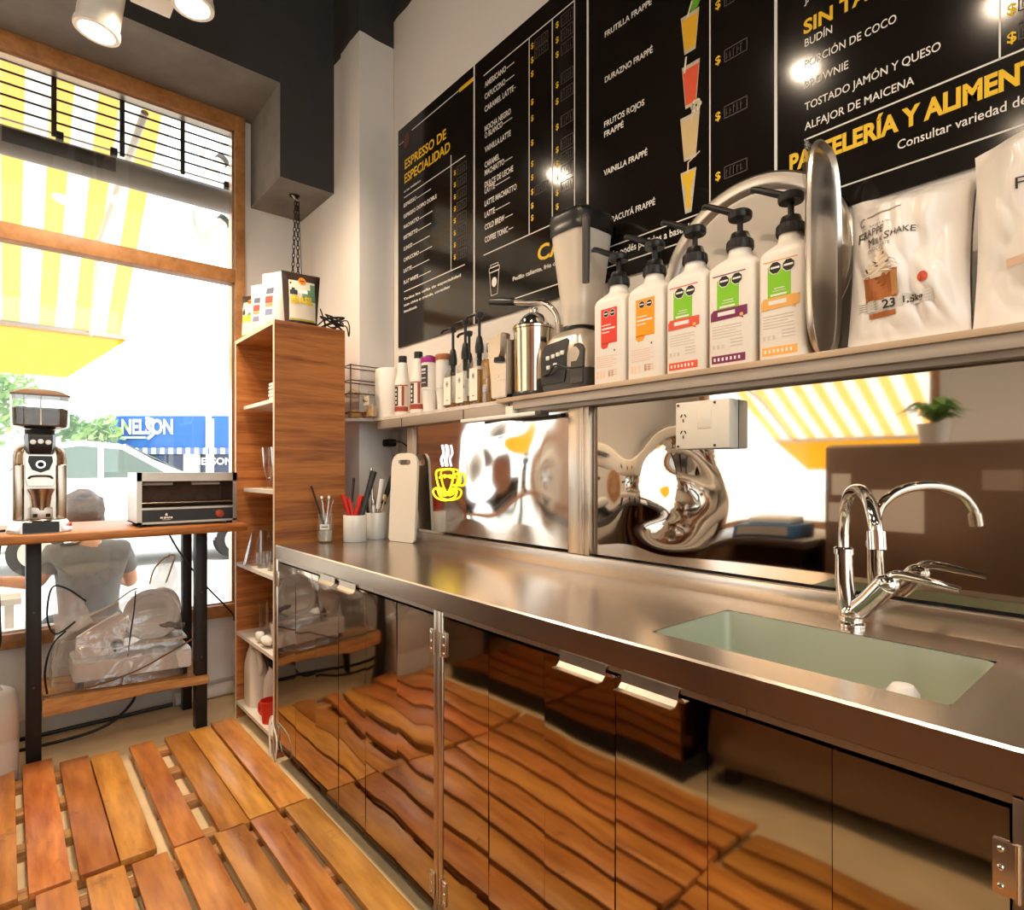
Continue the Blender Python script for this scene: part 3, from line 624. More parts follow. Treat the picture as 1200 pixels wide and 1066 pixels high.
# ------------------------------------------------------------------ steel support frame and the two shelf boards
fr = thing('shelf_support', 'grey painted steel frame carrying the wall shelf', 'shelf support', (1.42, 1.2, 0.952))
for a, c in ((2.35, 2.43), (1.270, 1.36)):
    b = MB(); b.box(1.412 if a < 2 else 1.432, 1.448, a, c, 0.953 if a < 2 else 0.901, 1.434, .002); b.box(1.408 if a < 2 else 1.428, 1.416 if a < 2 else 1.436, a + .02, a + .036, 0.953 if a < 2 else 0.901, 1.434, .003); b.build('post', 'steelv' if a < 2 else 'beam', fr)
b = MB(); b.box(1.398, 1.45, -0.75, 2.66, 1.432, 1.472, .002); b.build('rail', 'beam', fr)
for y in (2.42, 1.93, 1.645): MB().box(1.3965, 1.3985, y - .002, y + .002, 1.433, 1.471).build('rail_joint', 'blackm', fr)
b = MB(); b.box(1.375, 1.40, 1.60, 1.64, 1.428, 1.458, .002); b.build('bracket', 'shelfwhite', fr)
b = MB(); b.box(1.45, 1.60, -0.75, 2.70, 1.452, 1.472); b.build('deck', 'beam', fr)
poly = [(1.604, 1.688), (1.604, 2.858), (1.398, 2.858), (1.262, 2.855), (1.258, 2.80), (1.30, 2.755), (1.385, 2.68), (1.398, 2.60), (1.400, 1.688)]
b = MB(); b.prism(poly, lambda x, y: (x, y, 1.473), lambda x, y: (x, y, 1.488))
solo(b, 'wall_shelf', M('worn_white_laminate', '#d9ccc0', 0.4, var=0.1, vscale=25), 'narrow worn white shelf board with an angled end by the wooden unit', 'shelf', (1.5, 2.2, 1.473))
b = MB(); b.box(1.368, 1.604, -0.75, 1.686, 1.473, 1.4885, .002)
sb = solo(b, 'wall_shelf', M('board_edge', '#c2a78a', 0.4, var=0.16, vscale=9, vstretch=(1, 0.5, 1)), 'long brown-edged shelf board carrying the pump bottles', 'shelf', (1.48, 0.5, 1.473))
b = MB(); b.box(1.376, 1.398, -0.75, 1.60, 1.445, 1.4725, .001); b.build('angle_iron', 'beam', sb)
lt = thing('under_shelf_light', 'slim white tube light fixed below the shelf', 'tube light', (1.375, 1.68, 1.43))
MB().box(1.36, 1.39, 1.46, 1.90, 1.4125, 1.4275, .004).build('housing', 'white', lt)
MB().box(1.352, 1.394, 1.43, 1.46, 1.4105, 1.4278, .004).build('end_cap', 'darkgrey', lt)

# sockets
so = thing('socket_box', 'white double socket box with three-pin outlets on the steel panel', 'power socket', (1.40, 0.85, 1.28))
MB().box(1.386, 1.434, 0.772, 0.93, 1.282, 1.409, .004).build('box', 'cream', so)
for z in (1.366, 1.322):
    b = MB()
    for dy, dz, a in ((.006, .006, 30), (-.006, .006, -30), (0, -.007, 0)):
        X = Matrix.Translation((1.3855, 0.905 + dy, z + dz)) @ Matrix.Rotation(R(a), 4, 'X'); b.box(-.001, .001, -.0012, .0012, -.0045, .0045, X=X)
    b.build('socket_slot', 'blackp', so)
b = MB(); b.box(1.3845, 1.3865, 0.822, 0.862, 1.335, 1.385, .001); b.build('blank_plate', 'cream', so)
for y, z in ((.921, 1.401), (.921, 1.290), (.812, 1.401), (.812, 1.290)): MB().cyl((1.384, y, z), (1.387, y, z), .0035, n=10).build('screw', 'darkgrey', so)
so = thing('wall_socket', 'cream wall socket in the recess behind the chopping board', 'power socket', (1.60, 2.87, 1.33))
MB().box(1.592, 1.606, 2.80, 2.93, 1.31, 1.44, .004).build('plate', 'cream', so)
MB().box(1.588, 1.593, 2.835, 2.90, 1.34, 1.41, .003).build('insert', 'white', so)
pl = thing('power_plug', 'black plug and lead in the recess socket', 'plug', (1.58, 2.86, 1.38))
MB().box(1.535, 1.59, 2.80, 2.90, 1.355, 1.395, .01).build('plug_body', 'black', pl)
MB().tube([(1.55, 2.81, 1.372), (1.52, 2.70, 1.375), (1.49, 2.56, 1.36), (1.475, 2.47, 1.30), (1.47, 2.45, 1.1), (1.47, 2.45, 0.93)], .004, 8).build('lead', 'cable', pl)
# ------------------------------------------------------------------ menu boards
BX = 1.5985
EDG = [2.808, 2.1235, 1.441, 0.753, 0.066]
ZB0, ZB1 = 1.886, 3.051
def board(i, label):
    y1, y0 = EDG[i], EDG[i + 1]
    r = thing('menu_board', label, 'menu board', (1.606, (y0 + y1) / 2, ZB0), 'glossy black menu boards')
    MB().box(BX, 1.605, y0 + .004, y1 - .004, ZB0, ZB1).build('panel', 'board', r)
    if i < 3: MB().box(BX - .002, 1.6055, y0 - .0038, y0 + .0038, ZB0, ZB1).build('joint_strip', 'strip', r)
    return r
class Ink:
    """flat print on a board: mats white, yellow, grey, bean brown"""
    def __init__(s): s.b = MB(); s.x = BX - .0012
    def t(s, m, body, ya, yb, z, h, bold=.018):
        s.b.m = m; s.b.text(body, lambda u, v: Vector((s.x, ya - u, z + v)), h, (ya - yb) if yb is not None else None, bold); return s
    def h(s, ya, yb, z, w=.004, m=0): s.b.m = m; s.b.box(s.x, s.x + .0006, yb, ya, z - w / 2, z + w / 2); return s
    def v(s, y, z0, z1, w=.004, m=0): s.b.m = m; s.b.box(s.x, s.x + .0006, y - w / 2, y + w / 2, z0, z1); return s
    def frame(s, ya, yb, z0, z1, m=2, w=.0022): s.h(ya, yb, z0, w, m); s.h(ya, yb, z1, w, m); s.v(ya, z0, z1, w, m); s.v(yb, z0, z1, w, m); return s
    def poly(s, m, pts): s.b.m = m; s.b.prism(pts, lambda y, z: (s.x, y, z), lambda y, z: (s.x + .0006, y, z)); return s
    def done(s, r, name='lettering'): return s.b.build(name, ['inkw', 'inky', 'inkg', M('bean_brown', '#5b2f22', .5)], r, 0)
def scrib(k, y0, y1, z0, z1, seed):
    """faint chalk price wiped to a ghost inside its box"""
    k.frame(y0, y1, z0, z1)
    rn = random.Random(seed)
    y = y0 - .006
    while y > y1 + .008:
        k.v(y, z0 + .005, z1 - .004 - rn.random() * .006, .0016, 2); k.h(y, y - .005, z0 + .006 + rn.random() * (z1 - z0 - .012), .0016, 2); y -= .011
r = board(0, 'leftmost glossy black menu board headed ESPRESSO DE ESPECIALIDAD')
k = Ink()
k.t(1, 'ESPRESSO DE', 2.732, 2.347, 2.819, .047, .02).t(1, 'ESPECIALIDAD', 2.735, 2.313, 2.745, .047, .02).t(0, 'arte italiano', 2.74, 2.576, 2.697, .012)
k.h(2.661, 2.234, 2.995).h(2.238, 2.128, 2.993, .018, 1).h(2.79, 2.745, 2.972, .003)
k.h(2.74, 2.191, 2.671).v(2.306, 2.178, 2.72)
for s, e, z, l in (('ESPRESSO', 2.616, 2.62, 2.481), ('ESPRESSO DOPIO DOBLE', 2.428, 2.562, None), ('MACHIATTO', 2.593, 2.506, 2.466), ('RISTRETTO', 2.605, 2.450, 2.478), ('LUNGO', 2.656, 2.391, 2.491), ('CAPUCCINO', 2.593, 2.332, 2.471), ('LATTE', 2.663, 2.274, 2.495), ('FLAT WHITE', 2.598, 2.213, 2.481)):
    k.t(0, s, 2.743, e, z, .019)
    if l: k.h(e - .006, l, z + .004, .003)
k.h(2.74, 2.194, 2.173)
for s, e, z in (('Todos los cafés de especialidad', 2.227, 2.127), ('taza chica o grande, consultar', 2.31, 2.095), ('descafeinado', 2.613, 2.062)): k.t(0, s, 2.743, e, z, .013)
for j in range(8):
    z = 2.615 - j * .0565; k.t(1, '$', 2.282, None, z, .022, .02); scrib(k, 2.258, 2.184, z - .008, z + .03, j)
k.poly(3, [(2.715 + .028 * math.cos(a) - .004 * math.sin(a), 2.965 + .04 * math.sin(a)) for a in [i * math.pi / 10 for i in range(20)]])
k.done(r)
r = board(1, 'glossy black menu board with AMERICANO to COFFEE TONIC and a paper cup drawing')
k = Ink()
k.h(2.055, 1.504, 2.968).h(2.055, 1.606, 2.176)
for y, z0 in ((1.756, 2.176), (1.623, 2.181), (1.506, 2.15)): k.v(y, z0, 2.968)
for s, e, z, l in (('AMERICANO', 1.901, 2.911, 1.848), ('CAPUCCINO', 1.905, 2.858, 1.848), ('CARAMEL LATTE', 1.851, 2.803, 1.839), ('MOCHA NEGRO', 1.87, 2.717, None), ('O BLANCO', 1.924, 2.687, 1.861), ('VAINILLA LATTE', 1.87, 2.625, None), ('CARAMEL', 1.945, 2.558, None), ('MACHIATTO', 1.913, 2.523, 1.86),
                   ('DULCE DE LECHE', 1.854, 2.471, None), ('LATTE', 1.975, 2.444, 1.876), ('LATTE MACHIATTO', 1.833, 2.388, None), ('LATTE', 1.975, 2.338, 1.876), ('COLD BREW', 1.911, 2.284, 1.857), ('COFFEE TONIC', 1.888, 2.228, 1.854)):
    k.t(0, s, 2.046, e, z, .024)
    if l: k.h(e - .004, l, z + .009, .003)
for z in (2.916, 2.86, 2.805, 2.692, 2.627, 2.529, 2.444, 2.39, 2.332, 2.277, 2.228): k.t(1, '$', 1.745, None, z, .022, .02)
for z in (2.92, 2.862, 2.806, 2.69, 2.627, 2.529, 2.442, 2.389, 2.337, 2.278, 2.225): k.t(1, '$', 1.604, None, z, .022, .02)
for j, z in enumerate((2.91, 2.855, 2.80, 2.69, 2.627, 2.529, 2.442, 2.389, 2.337, 2.278)): scrib(k, 1.577, 1.513, z, z + .04, j + 20)
for j, z in enumerate((2.905, 2.865, 2.322)): scrib(k, 1.722, 1.648, z, z + .034, j + 40)
k.t(1, 'CAFÉ', 1.706, 1.47, 2.054, .06, .025).t(0, 'Pedilo caliente, frio o frappé', 1.857, 1.52, 2.013, .017).h(1.96, 1.45, 1.938)
cup = [(2.012, 2.085), (1.948, 2.085), (1.958, 1.985), (2.002, 1.985)]
for a, c in zip(cup, cup[1:] + cup[:1]):
    n_ = Vector((c[0] - a[0], c[1] - a[1])).normalized(); p_ = Vector((-n_.y, n_.x)) * .0012
    k.poly(0, [(a[0] + p_.x, a[1] + p_.y), (c[0] + p_.x, c[1] + p_.y), (c[0] - p_.x, c[1] - p_.y), (a[0] - p_.x, a[1] - p_.y)])
k.frame(2.015, 1.945, 2.087, 2.105, 0).frame(2.006, 1.954, 2.107, 2.118, 0)
k.poly(0, [(1.98 + .017 * math.cos(a), 2.04 + .021 * math.sin(a)) for a in [i * math.pi / 12 for i in range(24)]])
k.done(r)
r = board(2, 'glossy black menu board listing frappés with four drink pictures')
k = Ink()
for s, a, e, z in (('FRUTILLA FRAPPÉ', 1.36, 1.162, 2.748), ('DURAZNO FRAPPÉ', 1.36, 1.158, 2.589), ('FRUTOS ROJOS', 1.363, 1.191, 2.433), ('FRAPPÉ', 1.363, 1.277, 2.398), ('VAINILLA FRAPPÉ', 1.365, 1.179, 2.263), ('MARACUYÁ FRAPPÉ', 1.366, 1.148, 2.089)): k.t(0, s, a, e, z, .020)
k.v(.952, 2.0, 3.0).h(1.40, .80, 2.0055).h(1.40, .80, 1.9365)
for z in (2.76, 2.60, 2.436, 2.270, 2.093): k.t(1, '$', .934, None, z - .008, .024, .02)
for j, z in enumerate((2.745, 2.585, 2.422, 2.257, 2.08)): scrib(k, .905, .836, z, z + .034, j + 60)
k.t(0, 'También podés pedirlos a base de leche', 1.40, .94, 1.966, .023)
k.done(r)
def drink(r, zt, zb, ya, yb, col, kind):
    b = MB(); x = BX - .0014
    P = lambda m, pts: (b.mat(m), b.prism(pts, lambda y, z: (x, y, z), lambda y, z: (x + .0008, y, z)))
    w = ya - yb; yc = (ya + yb) / 2; t = .2 if kind != 'tall' else .3
    P(0, [(ya, zt), (yb, zt), (yb + w * t, zb), (ya - w * t, zb)])
    x -= .0003
    if kind == 'tall': P(1, [(ya - .002, zt - .006), (yb + .002, zt - .006), (yc - w * .13, (zt + zb) / 2), (yc - w * .16, zb + .016), (yc + w * .16, zb + .016), (yc + w * .13, (zt + zb) / 2)])
    else: P(1, [(ya - .003, zt - .012), (yb + .003, zt - .012), (yb + w * t + .001, zb + .01), (ya - w * t - .001, zb + .01)])
    x -= .0003
    if kind == 'leaf':
        P(2, [(yb + .03, zt - .002), (yb + .022, zt + .035), (yb - .004, zt + .05), (yb - .012, zt + .03), (yb + .006, zt + .004)]); P(3, [(yc + .012, zt - .01), (yc - .006, zt + .034), (yc - .010, zt + .032), (yc + .006, zt - .01)])
    if kind == 'straw': P(3, [(ya - .006, zt - .02), (ya - .012, zt + .028), (ya - .018, zt + .028), (ya - .012, zt - .02)])
    if kind == 'flower':
        for q in range(6): P(3, [(yb + .012 + .011 * math.cos(q * 1.05) + .008 * math.cos(a), zt + .018 + .012 * math.sin(q * 1.05) + .008 * math.sin(a)) for a in [i * math.pi / 5 for i in range(10)]])
        P(4, [(yc - .004, zt - .03), (yc - .008, zt + .03), (yc - .011, zt + .03), (yc - .008, zt - .03)])
    if kind == 'tall': P(4, [(yc + .004, zt - .01), (yc + .002, zt + .025), (yb - .012, zt + .045), (yb - .013, zt + .041), (yc - .002, zt + .023), (yc - .0, zt - .01)])
    b.build('drink_picture', [M('printed_glass', '#cfc3ae', .4), M('printed_drink', col, .4), M('printed_leaf', '#6cab2e', .4), M('printed_white', '#efe3c4', .4), M('printed_straw', '#e2c9b8', .4)], r, 0)
drink(r, 2.635, 2.515, 1.052, .988, '#f2b92b', 'leaf'); drink(r, 2.478, 2.345, 1.048, .986, '#e85a3a', 'straw'); drink(r, 2.322, 2.184, 1.054, .986, '#d8bd87', 'flower'); drink(r, 2.152, 2.021, 1.053, .998, '#eec024', 'tall')
r = board(3, 'rightmost glossy black menu board reading PASTELERÍA Y ALIMENTOS')
k = Ink()
k.t(1, 'SIN TACC', .679, .455, 2.376, .036, .03)
for s, e, z in (('BUDÍN', .608, 2.341), ('PORCIÓN DE COCO', .465, 2.286), ('BROWNIE', .57, 2.231), ('TOSTADO JAMÓN Y QUESO', .378, 2.173), ('ALFAJOR DE MAICENA', .429, 2.121)): k.t(0, s, .676, e, z, .020, .008)
k.t(0, 'JAMÓN Y QUESO', .677, .49, 2.455, .02, .008)
k.h(.677, .09, 2.0965).h(.677, .09, 1.940).v(.274, 2.0965, 3.0, .0035)
k.t(1, 'PASTELERÍA Y ALIMENTOS', .716, .148, 2.028, .045, .042).t(0, 'Consultar variedad del día', .463, .185, 1.982, .021, .008)
for z in (2.245, 2.19, 2.175 - .045, 2.30, 2.42): k.t(1, '$', .262, None, z - .009 if z != 2.13 else z - .009, .022, .02)
for j, z in enumerate((2.235, 2.18, 2.12)): scrib(k, .243, .16, z, z + .034, j + 80)
k.done(r)
# ------------------------------------------------------------------ pump bottles on the shelf
ZS1 = 1.4885
def pump_bottle(y1, y0, label, style, hue, nz):
    yc = (y0 + y1) / 2; w = y1 - y0; xf, xb = 1.395, 1.50; xc = (xf + xb) / 2; d = xb - xf
    r = thing('pump_bottle', label, 'pump bottle', (xc, yc, ZS1), 'syrup pump bottles on the shelf')
    b = MB(); rings = []
    for z, s, rd in ((0, .95, .014), (.006, 1, .013), (.250, 1, .014), (.262, .975, .02), (.270, .90, .028), (.278, .76, .03), (.286, .58, .03), (.293, .42, .024)):
        ww, dd = w * s, max(d * s, .05); rd2 = min(rd, ww / 2.01, dd / 2.01)
        if s < .5: ww = dd = .058; rd2 = .0285
        rings.append([Vector((xc + px, yc + py, ZS1 + z)) for px, py in rrect(dd, ww, rd2)])
    rings.append([Vector((xc + px, yc + py, ZS1 + .315)) for px, py in rrect(.054, .054, .0265)])
    b.loft(rings); b.build('bottle', MT['hdpe'], r, 50)
    b = MB(); b.lathe([(0, .308), (.033, .308), (.034, .312), (.032, .332), (.027, .336), (.022, .352), (0.012, .356), (0, .356)], (xc, yc, ZS1), 28)
    for j in range(18):
        a = j * math.pi / 9; b.tube([(xc + .0335 * math.cos(a), yc + .0335 * math.sin(a), ZS1 + .312), (xc + .032 * math.cos(a), yc + .032 * math.sin(a), ZS1 + .331)], .0016, 5, smooth=False)
    b.build('cap', 'black', r)
    b = MB(); b.cyl((xc, yc, ZS1 + .35), (xc, yc, ZS1 + .395), .0075, n=14); b.build('stem', 'black', r)
    b = MB(); b.lathe([(0, .388), (.028, .388), (.030, .392), (.030, .404), (.026, .409), (.012, .412), (0, .412)], (xc, yc, ZS1), 28)
    b.tube([(xc, yc, ZS1 + .400), (xc - .012 * nz, yc + .045, ZS1 + .425), (xc - .02 * nz, yc + .088, ZS1 + .447), (xc - .02 * nz, yc + .094, ZS1 + .440)], .008, 10, radii=lambda f: .010 - .003 * f)
    b.build('pump_head', 'black', r)
    # printed front
    b = MB(); x = xf - .0008
    def q(m, a, c, z0, z1, dx=0): b.m = m; b.box(x - dx, x + .001, yc + w * (.5 - c), yc + w * (.5 - a), ZS1 + z0, ZS1 + z1)
    def octa(a, z, rr):
        yy = yc + w * (.5 - a); b.m = 4; b.prism([(yy + rr * 1.14 * math.cos(R(22.5 + 45 * i)), ZS1 + z + rr * 1.14 * math.sin(R(22.5 + 45 * i))) for i in range(8)], lambda y, zz: (x - .0004, y, zz), lambda y, zz: (x, y, zz)); b.m = 2; b.prism([(yy + rr * math.cos(R(22.5 + 45 * i)), ZS1 + z + rr * math.sin(R(22.5 + 45 * i))) for i in range(8)], lambda y, zz: (x - .0008, y, zz), lambda y, zz: (x, y, zz))
        b.m = 4; b.prism([(yy + rr * .98 * math.cos(R(22.5 + 45 * i)), ZS1 + z + rr * .98 * math.sin(R(22.5 + 45 * i))) for i in (0, 3, 4, 7)][0:0] or [(yy + rr * .74, ZS1 + z + rr * .2), (yy - rr * .74, ZS1 + z + rr * .2), (yy - rr * .74, ZS1 + z - rr * .12), (yy + rr * .74, ZS1 + z - rr * .12)], lambda y, zz: (x - .0012, y, zz), lambda y, zz: (x - .0007, y, zz))
    if style == 'block':
        q(0, .28, .80, .125, .232)
        b.m = 0; b.prism([(yc + w * .22, ZS1 + .127), (yc - w * .04, ZS1 + .127), (yc + w * .02, ZS1 + .112), (yc + w * .16, ZS1 + .110), (yc + w * .22, ZS1 + .118)], lambda y, z: (x, y, z), lambda y, z: (x + .001, y, z))
        octa(.45, .216, .0098); octa(.66, .216, .0098)
        q(4, .32, .74, .168, .173, .0006); q(4, .32, .60, .180, .183, .0006); q(4, .32, .55, .158, .161, .0006)
        q(5, .70, .735, .098, .104)
        for j in range(6): q(3, .14, .78 - .1 * (j % 2), .086 - j * .0065, .088 - j * .0065)
        for a in (.14, .24, .34, .52, .62): q(3, a, a + .06, .022, .042)
        for j in range(3): q(3, .52, .78, .026 + .007 * j, .029 + .007 * j)
    else:
        q(1, .22, .70, .150, .225)
        octa(.38, .2205, .0142); octa(.66, .2205, .0142)
        q(0, .12, .84, .236, .2385)
        b.m = 0; b.prism([(yc + w * .42, ZS1 + .122), (yc + w * .42, ZS1 + .142), (yc + w * .36, ZS1 + .150), (yc - w * .38, ZS1 + .150), (yc - w * .38, ZS1 + .126), (yc - w * .28, ZS1 + .124), (yc - w * .30, ZS1 + .118), (yc - w * .2, ZS1 + .124)], lambda y, z: (x - .0004, y, z), lambda y, z: (x + .001, y, z))
        q(4, .24, .62, .133, .143, .0008); q(4, .28, .62, .153, .158, .0006); q(4, .36, .58, .170, .172, .0006); q(4, .33, .60, .164, .1655, .0006)
        b.m = 6; b.ball((x, yc - w * .26, ZS1 + .128), (.001, .006, .005), 10, 6)
        for j in range(5): q(3, .12, .76 - .12 * (j % 3 == 2), .106 - j * .007, .108 - j * .007)
        for a in (.12, .22, .32): q(3, a, a + .05, .050, .060)
        for j in range(3): q(3, .52, .78, .052 + .008 * j, .055 + .008 * j)
        q(0, .10, .84, .012, .032)
        for j in range(7): q(4, .15 + .09 * j, .19 + .09 * j, .018, .026, .0006)
    b.build('label', [hue, 'green', 'blackp', 'peach' if style == 'block' else 'pale', 'inkw', MT['brownp'], 'orange2'], r, 0)
MT['hdpe'] = M('milky_plastic', '#f3ebe0', 0.38, sss=0.15)
MT['brownp'] = M('brown_print', '#6e4a34', .5)
pump_bottle(1.236, 1.116, 'pump bottle with a plain red label beside the blender', 'block', 'redp', .6)
pump_bottle(1.104, .980, 'pump bottle with a plain orange label', 'block', 'orange', .7)
pump_bottle(.968, .848, 'pump bottle with green label and coral band', 'band', 'coral', .8)
pump_bottle(.838, .714, 'pump bottle with green label and purple band', 'band', 'purple', .8)
pump_bottle(.702, .588, 'pump bottle with green label and pale orange band beside the steel tray', 'band', 'orange2', .5)

# ------------------------------------------------------------------ trays
r = thing('round_tray', 'large round steel tray leaning on the wall behind the pump bottles', 'tray', (0, 0, 0))
b = MB(); b.lathe([(0, .004), (.222, .004), (.232, .006), (.240, .017), (.250, .023), (.270, .024), (.2765, .020), (.2765, .014), (.268, .018), (.25, .017), (.234, .002), (.222, 0), (0, 0)], n=72, X=Matrix.Translation((0, 0, .2765)) @ Matrix.Rotation(R(-90), 4, 'Y'))
b.build('dish', 'tray', r, 30); r.location = (1.556, .815, ZS1 + .0015); r.rotation_euler = (0, R(3.8), 0)
r = thing('oval_tray', 'oval steel tray stood on edge between the pump bottles and the white bags', 'tray', (1.49, .578, ZS1))
def se(a, rx, rz, e=.62): return Vector((1.450 + rx * math.copysign(abs(math.cos(a)) ** e, math.cos(a)), 0, ZS1 + .25 + rz * math.copysign(abs(math.sin(a)) ** e, math.sin(a))))
def so_(rx, rz, y): return [se(2 * math.pi * i / 64, rx, rz) + Vector((0, y, 0)) for i in range(64)]
b = MB(); b.loft([so_(.075, .235, .572), so_(.080, .239, .568), so_(.086, .2455, .562), so_(.0895, .249, .563), so_(.090, .2495, .568), so_(.0895, .249, .572), so_(.085, .245, .574), so_(.079, .239, .580), so_(.075, .235, .580)]); b.build('dish', 'tray', r, 40)
b = MB(); b.add([(1.385, .592, ZS1 + .42), (1.40, .592, ZS1 + .505), (1.47, .592, ZS1 + .50), (1.52, .592, ZS1 + .44), (1.40, .588, ZS1 + .34)], [(0, 1, 2, 3, 4)]); b.build('clear_sleeve', 'film', r, 0)

# ------------------------------------------------------------------ white foil bags
def foil_bag(name, label, y1, y0, z1, xf, depth, seed, lean=.03, prints=None, top_tilt=0.0):
    yc = (y0 + y1) / 2; w = y1 - y0; h = z1 - ZS1
    r = thing(name, label, 'bag', (xf + depth / 2, yc, ZS1), 'white milkshake powder bags')
    def half(u, v, side):
        e = (1 - abs(2 * u - 1) ** 3.0)
        belly = (math.sin(math.pi * min(1, max(0, .16 + .84 * (1 - v)) ) ** .75) if v > .02 else .45) * (1 - max(0, v - .9) / .1)
        q = depth / 2 * (.12 + .88 * e * max(.06, belly ** .7))
        y = yc + w / 2 * (1 - 2 * u) * (1 - .05 * math.sin(math.pi * v)) * (1.0 if v < .9 else 1.0)
        z = ZS1 + h * v + (top_tilt * (u - .5) * v)
        cz = noise.noise(Vector((u * 3.2 + seed, v * 3.4, seed * 1.7))) * .022 + abs(noise.noise(Vector((u * 5 + seed * 2, v * 4 + u * 3, 2.2)))) .__mul__(.020)
        x = xf + depth / 2 + lean * v - side * (q + cz * e * (1 if side > 0 else .5) * min(1, 4 * v + .2))
        return Vector((x, y, z))
    b = MB(); b.grid(lambda u, v: half(u, v, 1), 72, 76); b.grid(lambda u, v: half(u, v, -1), 20, 24)
    b.build('pouch', 'bag', r, 80)
    def on(y, z, d=.0012):
        u = (1 - 2 * (y - yc) / w) / 2; v = (z - ZS1) / h
        for _ in range(3):
            p = half(u, v, 1); u -= (y - p.y) / w; v += (z - p.z) / h; u = min(1, max(0, u)); v = min(1, max(0, v))
        p = half(u, v, 1); return Vector((p.x - d, y, z))
    return r, on
def onquad(b, on, m, ya, yb, z0, z1, d=.0012, nu=8, nv=4): b.m = m; b.grid(lambda u, v: on(ya + (yb - ya) * u, z0 + (z1 - z0) * v, d), nu, nv)
bag, on = foil_bag('powder_bag', 'white chocolate frappe milkshake bag with a drink picture and the number 23', .517, .290, 1.822, 1.385, .13, 3, top_tilt=-.02)
b = MB()
T_ = lambda body, ya, yb, z, h, m=0, bold=0.0: (b.mat(m), b.text(body, lambda u, v: on(ya - u, z + v, .0024), h, ya - yb, bold))
T_('C', .487, .475, 1.757, .019, 5); onquad(b, on, 5, .470, .40, 1.772, 1.7745)
T_('BASE PARA', .462, .42, 1.748, .005, 5)
T_('F', .489, .478, 1.722, .022); T_('RAPPE', .477, .432, 1.728, .016); T_('M', .466, .452, 1.706, .017); T_('ILK', .450, .430, 1.707, .013); T_('S', .428, .418, 1.708, .017); T_('HAKE', .416, .374, 1.712, .013)
T_('CHOCOLATE', .468, .415, 1.694, .008, 5)
onquad(b, on, 6, .488, .345, 1.566, 1.590)
T_('23', .437, .412, 1.569, .0175, 0, .03); T_('1,5kg', .397, .362, 1.572, .013, 0, .02)
for j in range(4): onquad(b, on, 5, .485, .448, 1.570 + j * .005, 1.5715 + j * .005, .0016, 5, 1)
onquad(b, on, 1, .466, .412, 1.552, 1.563, .0014)
b.m = 4
ctr = Vector((.362, 1.616)); b.add([on(ctr.x, ctr.y, .0015)] + [on(ctr.x + .010 * math.cos(i * math.pi / 8), ctr.y + .010 * math.sin(i * math.pi / 8), .0015) for i in range(16)], [(0, i + 1, (i + 1) % 16 + 1) for i in range(16)])
# glass of chocolate shake
gz0, gz1 = 1.588, 1.642
b.m = 1; b.grid(lambda u, v: on(.440 + (.032 + .006 * v) * (1 - 2 * u), gz0 + (gz1 - gz0) * v, .0015), 10, 8)
b.m = 7; b.grid(lambda u, v: on(.418 - .012 * u - .002 * v, gz0 + .004 + (gz1 - gz0 - .008) * v, .0018), 4, 6)
b.m = 2
for cy, cz, ry, rz in ((.440, 1.647, .040, .012), (.440, 1.656, .036, .012), (.441, 1.666, .026, .012), (.439, 1.677, .016, .011), (.438, 1.684, .008, .008)):
    b.add([on(cy, cz, .002)] + [on(cy + ry * math.cos(i * math.pi / 8), cz + rz * math.sin(i * math.pi / 8), .002) for i in range(16)], [(0, i + 1, (i + 1) % 16 + 1) for i in range(16)])
b.m = 3
for cy, cz, a, l in ((.452, 1.668, .6, .013), (.430, 1.676, -1.0, .010), (.445, 1.658, .2, .009), (.420, 1.658, .0, .007), (.468, 1.655, 1.1, .011), (.433, 1.688, -.6, .008)):
    dx, dz = l / 2 * math.cos(a), l / 2 * math.sin(a); b.add([on(cy - dx - dz * .3, cz - dz + dx * .3, .0024), on(cy + dx - dz * .3, cz + dz + dx * .3, .0024), on(cy + dx + dz * .3, cz + dz - dx * .3, .0024), on(cy - dx + dz * .3, cz - dz - dx * .3, .0024)], [(0, 1, 2, 3)])
b.build('print', [M('dark_type', '#3a322d', .6), M('chocolate_print', '#b26a33', .5), M('cream_print', '#f3e4cd', .5), M('choc_flake', '#5a3019', .5), 'coral', M('light_type', '#8d8278', .6), M('grey_band', '#d9d4cd', .6), M('caramel_print', '#d69a5e', .5)], bag, 0)
bag, on = foil_bag('powder_bag', 'glossy white foil bag cut by the right edge, standing above the tap', .288, .03, 1.868, 1.37, .15, 9, lean=.02, top_tilt=.05)
b = MB()
T_('FRAPPE', .215, .10, 1.732, .02); T_('MILKSHAKE', .20, .06, 1.706, .017)
onquad(b, on, 2, .232, .06, 1.60, 1.615)
onquad(b, on, 1, .19, .12, 1.635, 1.69)
b.build('print', [M('dark_type', '#3a322d', .6), M('pale_brown_print', '#cfa77d', .5), 'peach'], bag, 0)
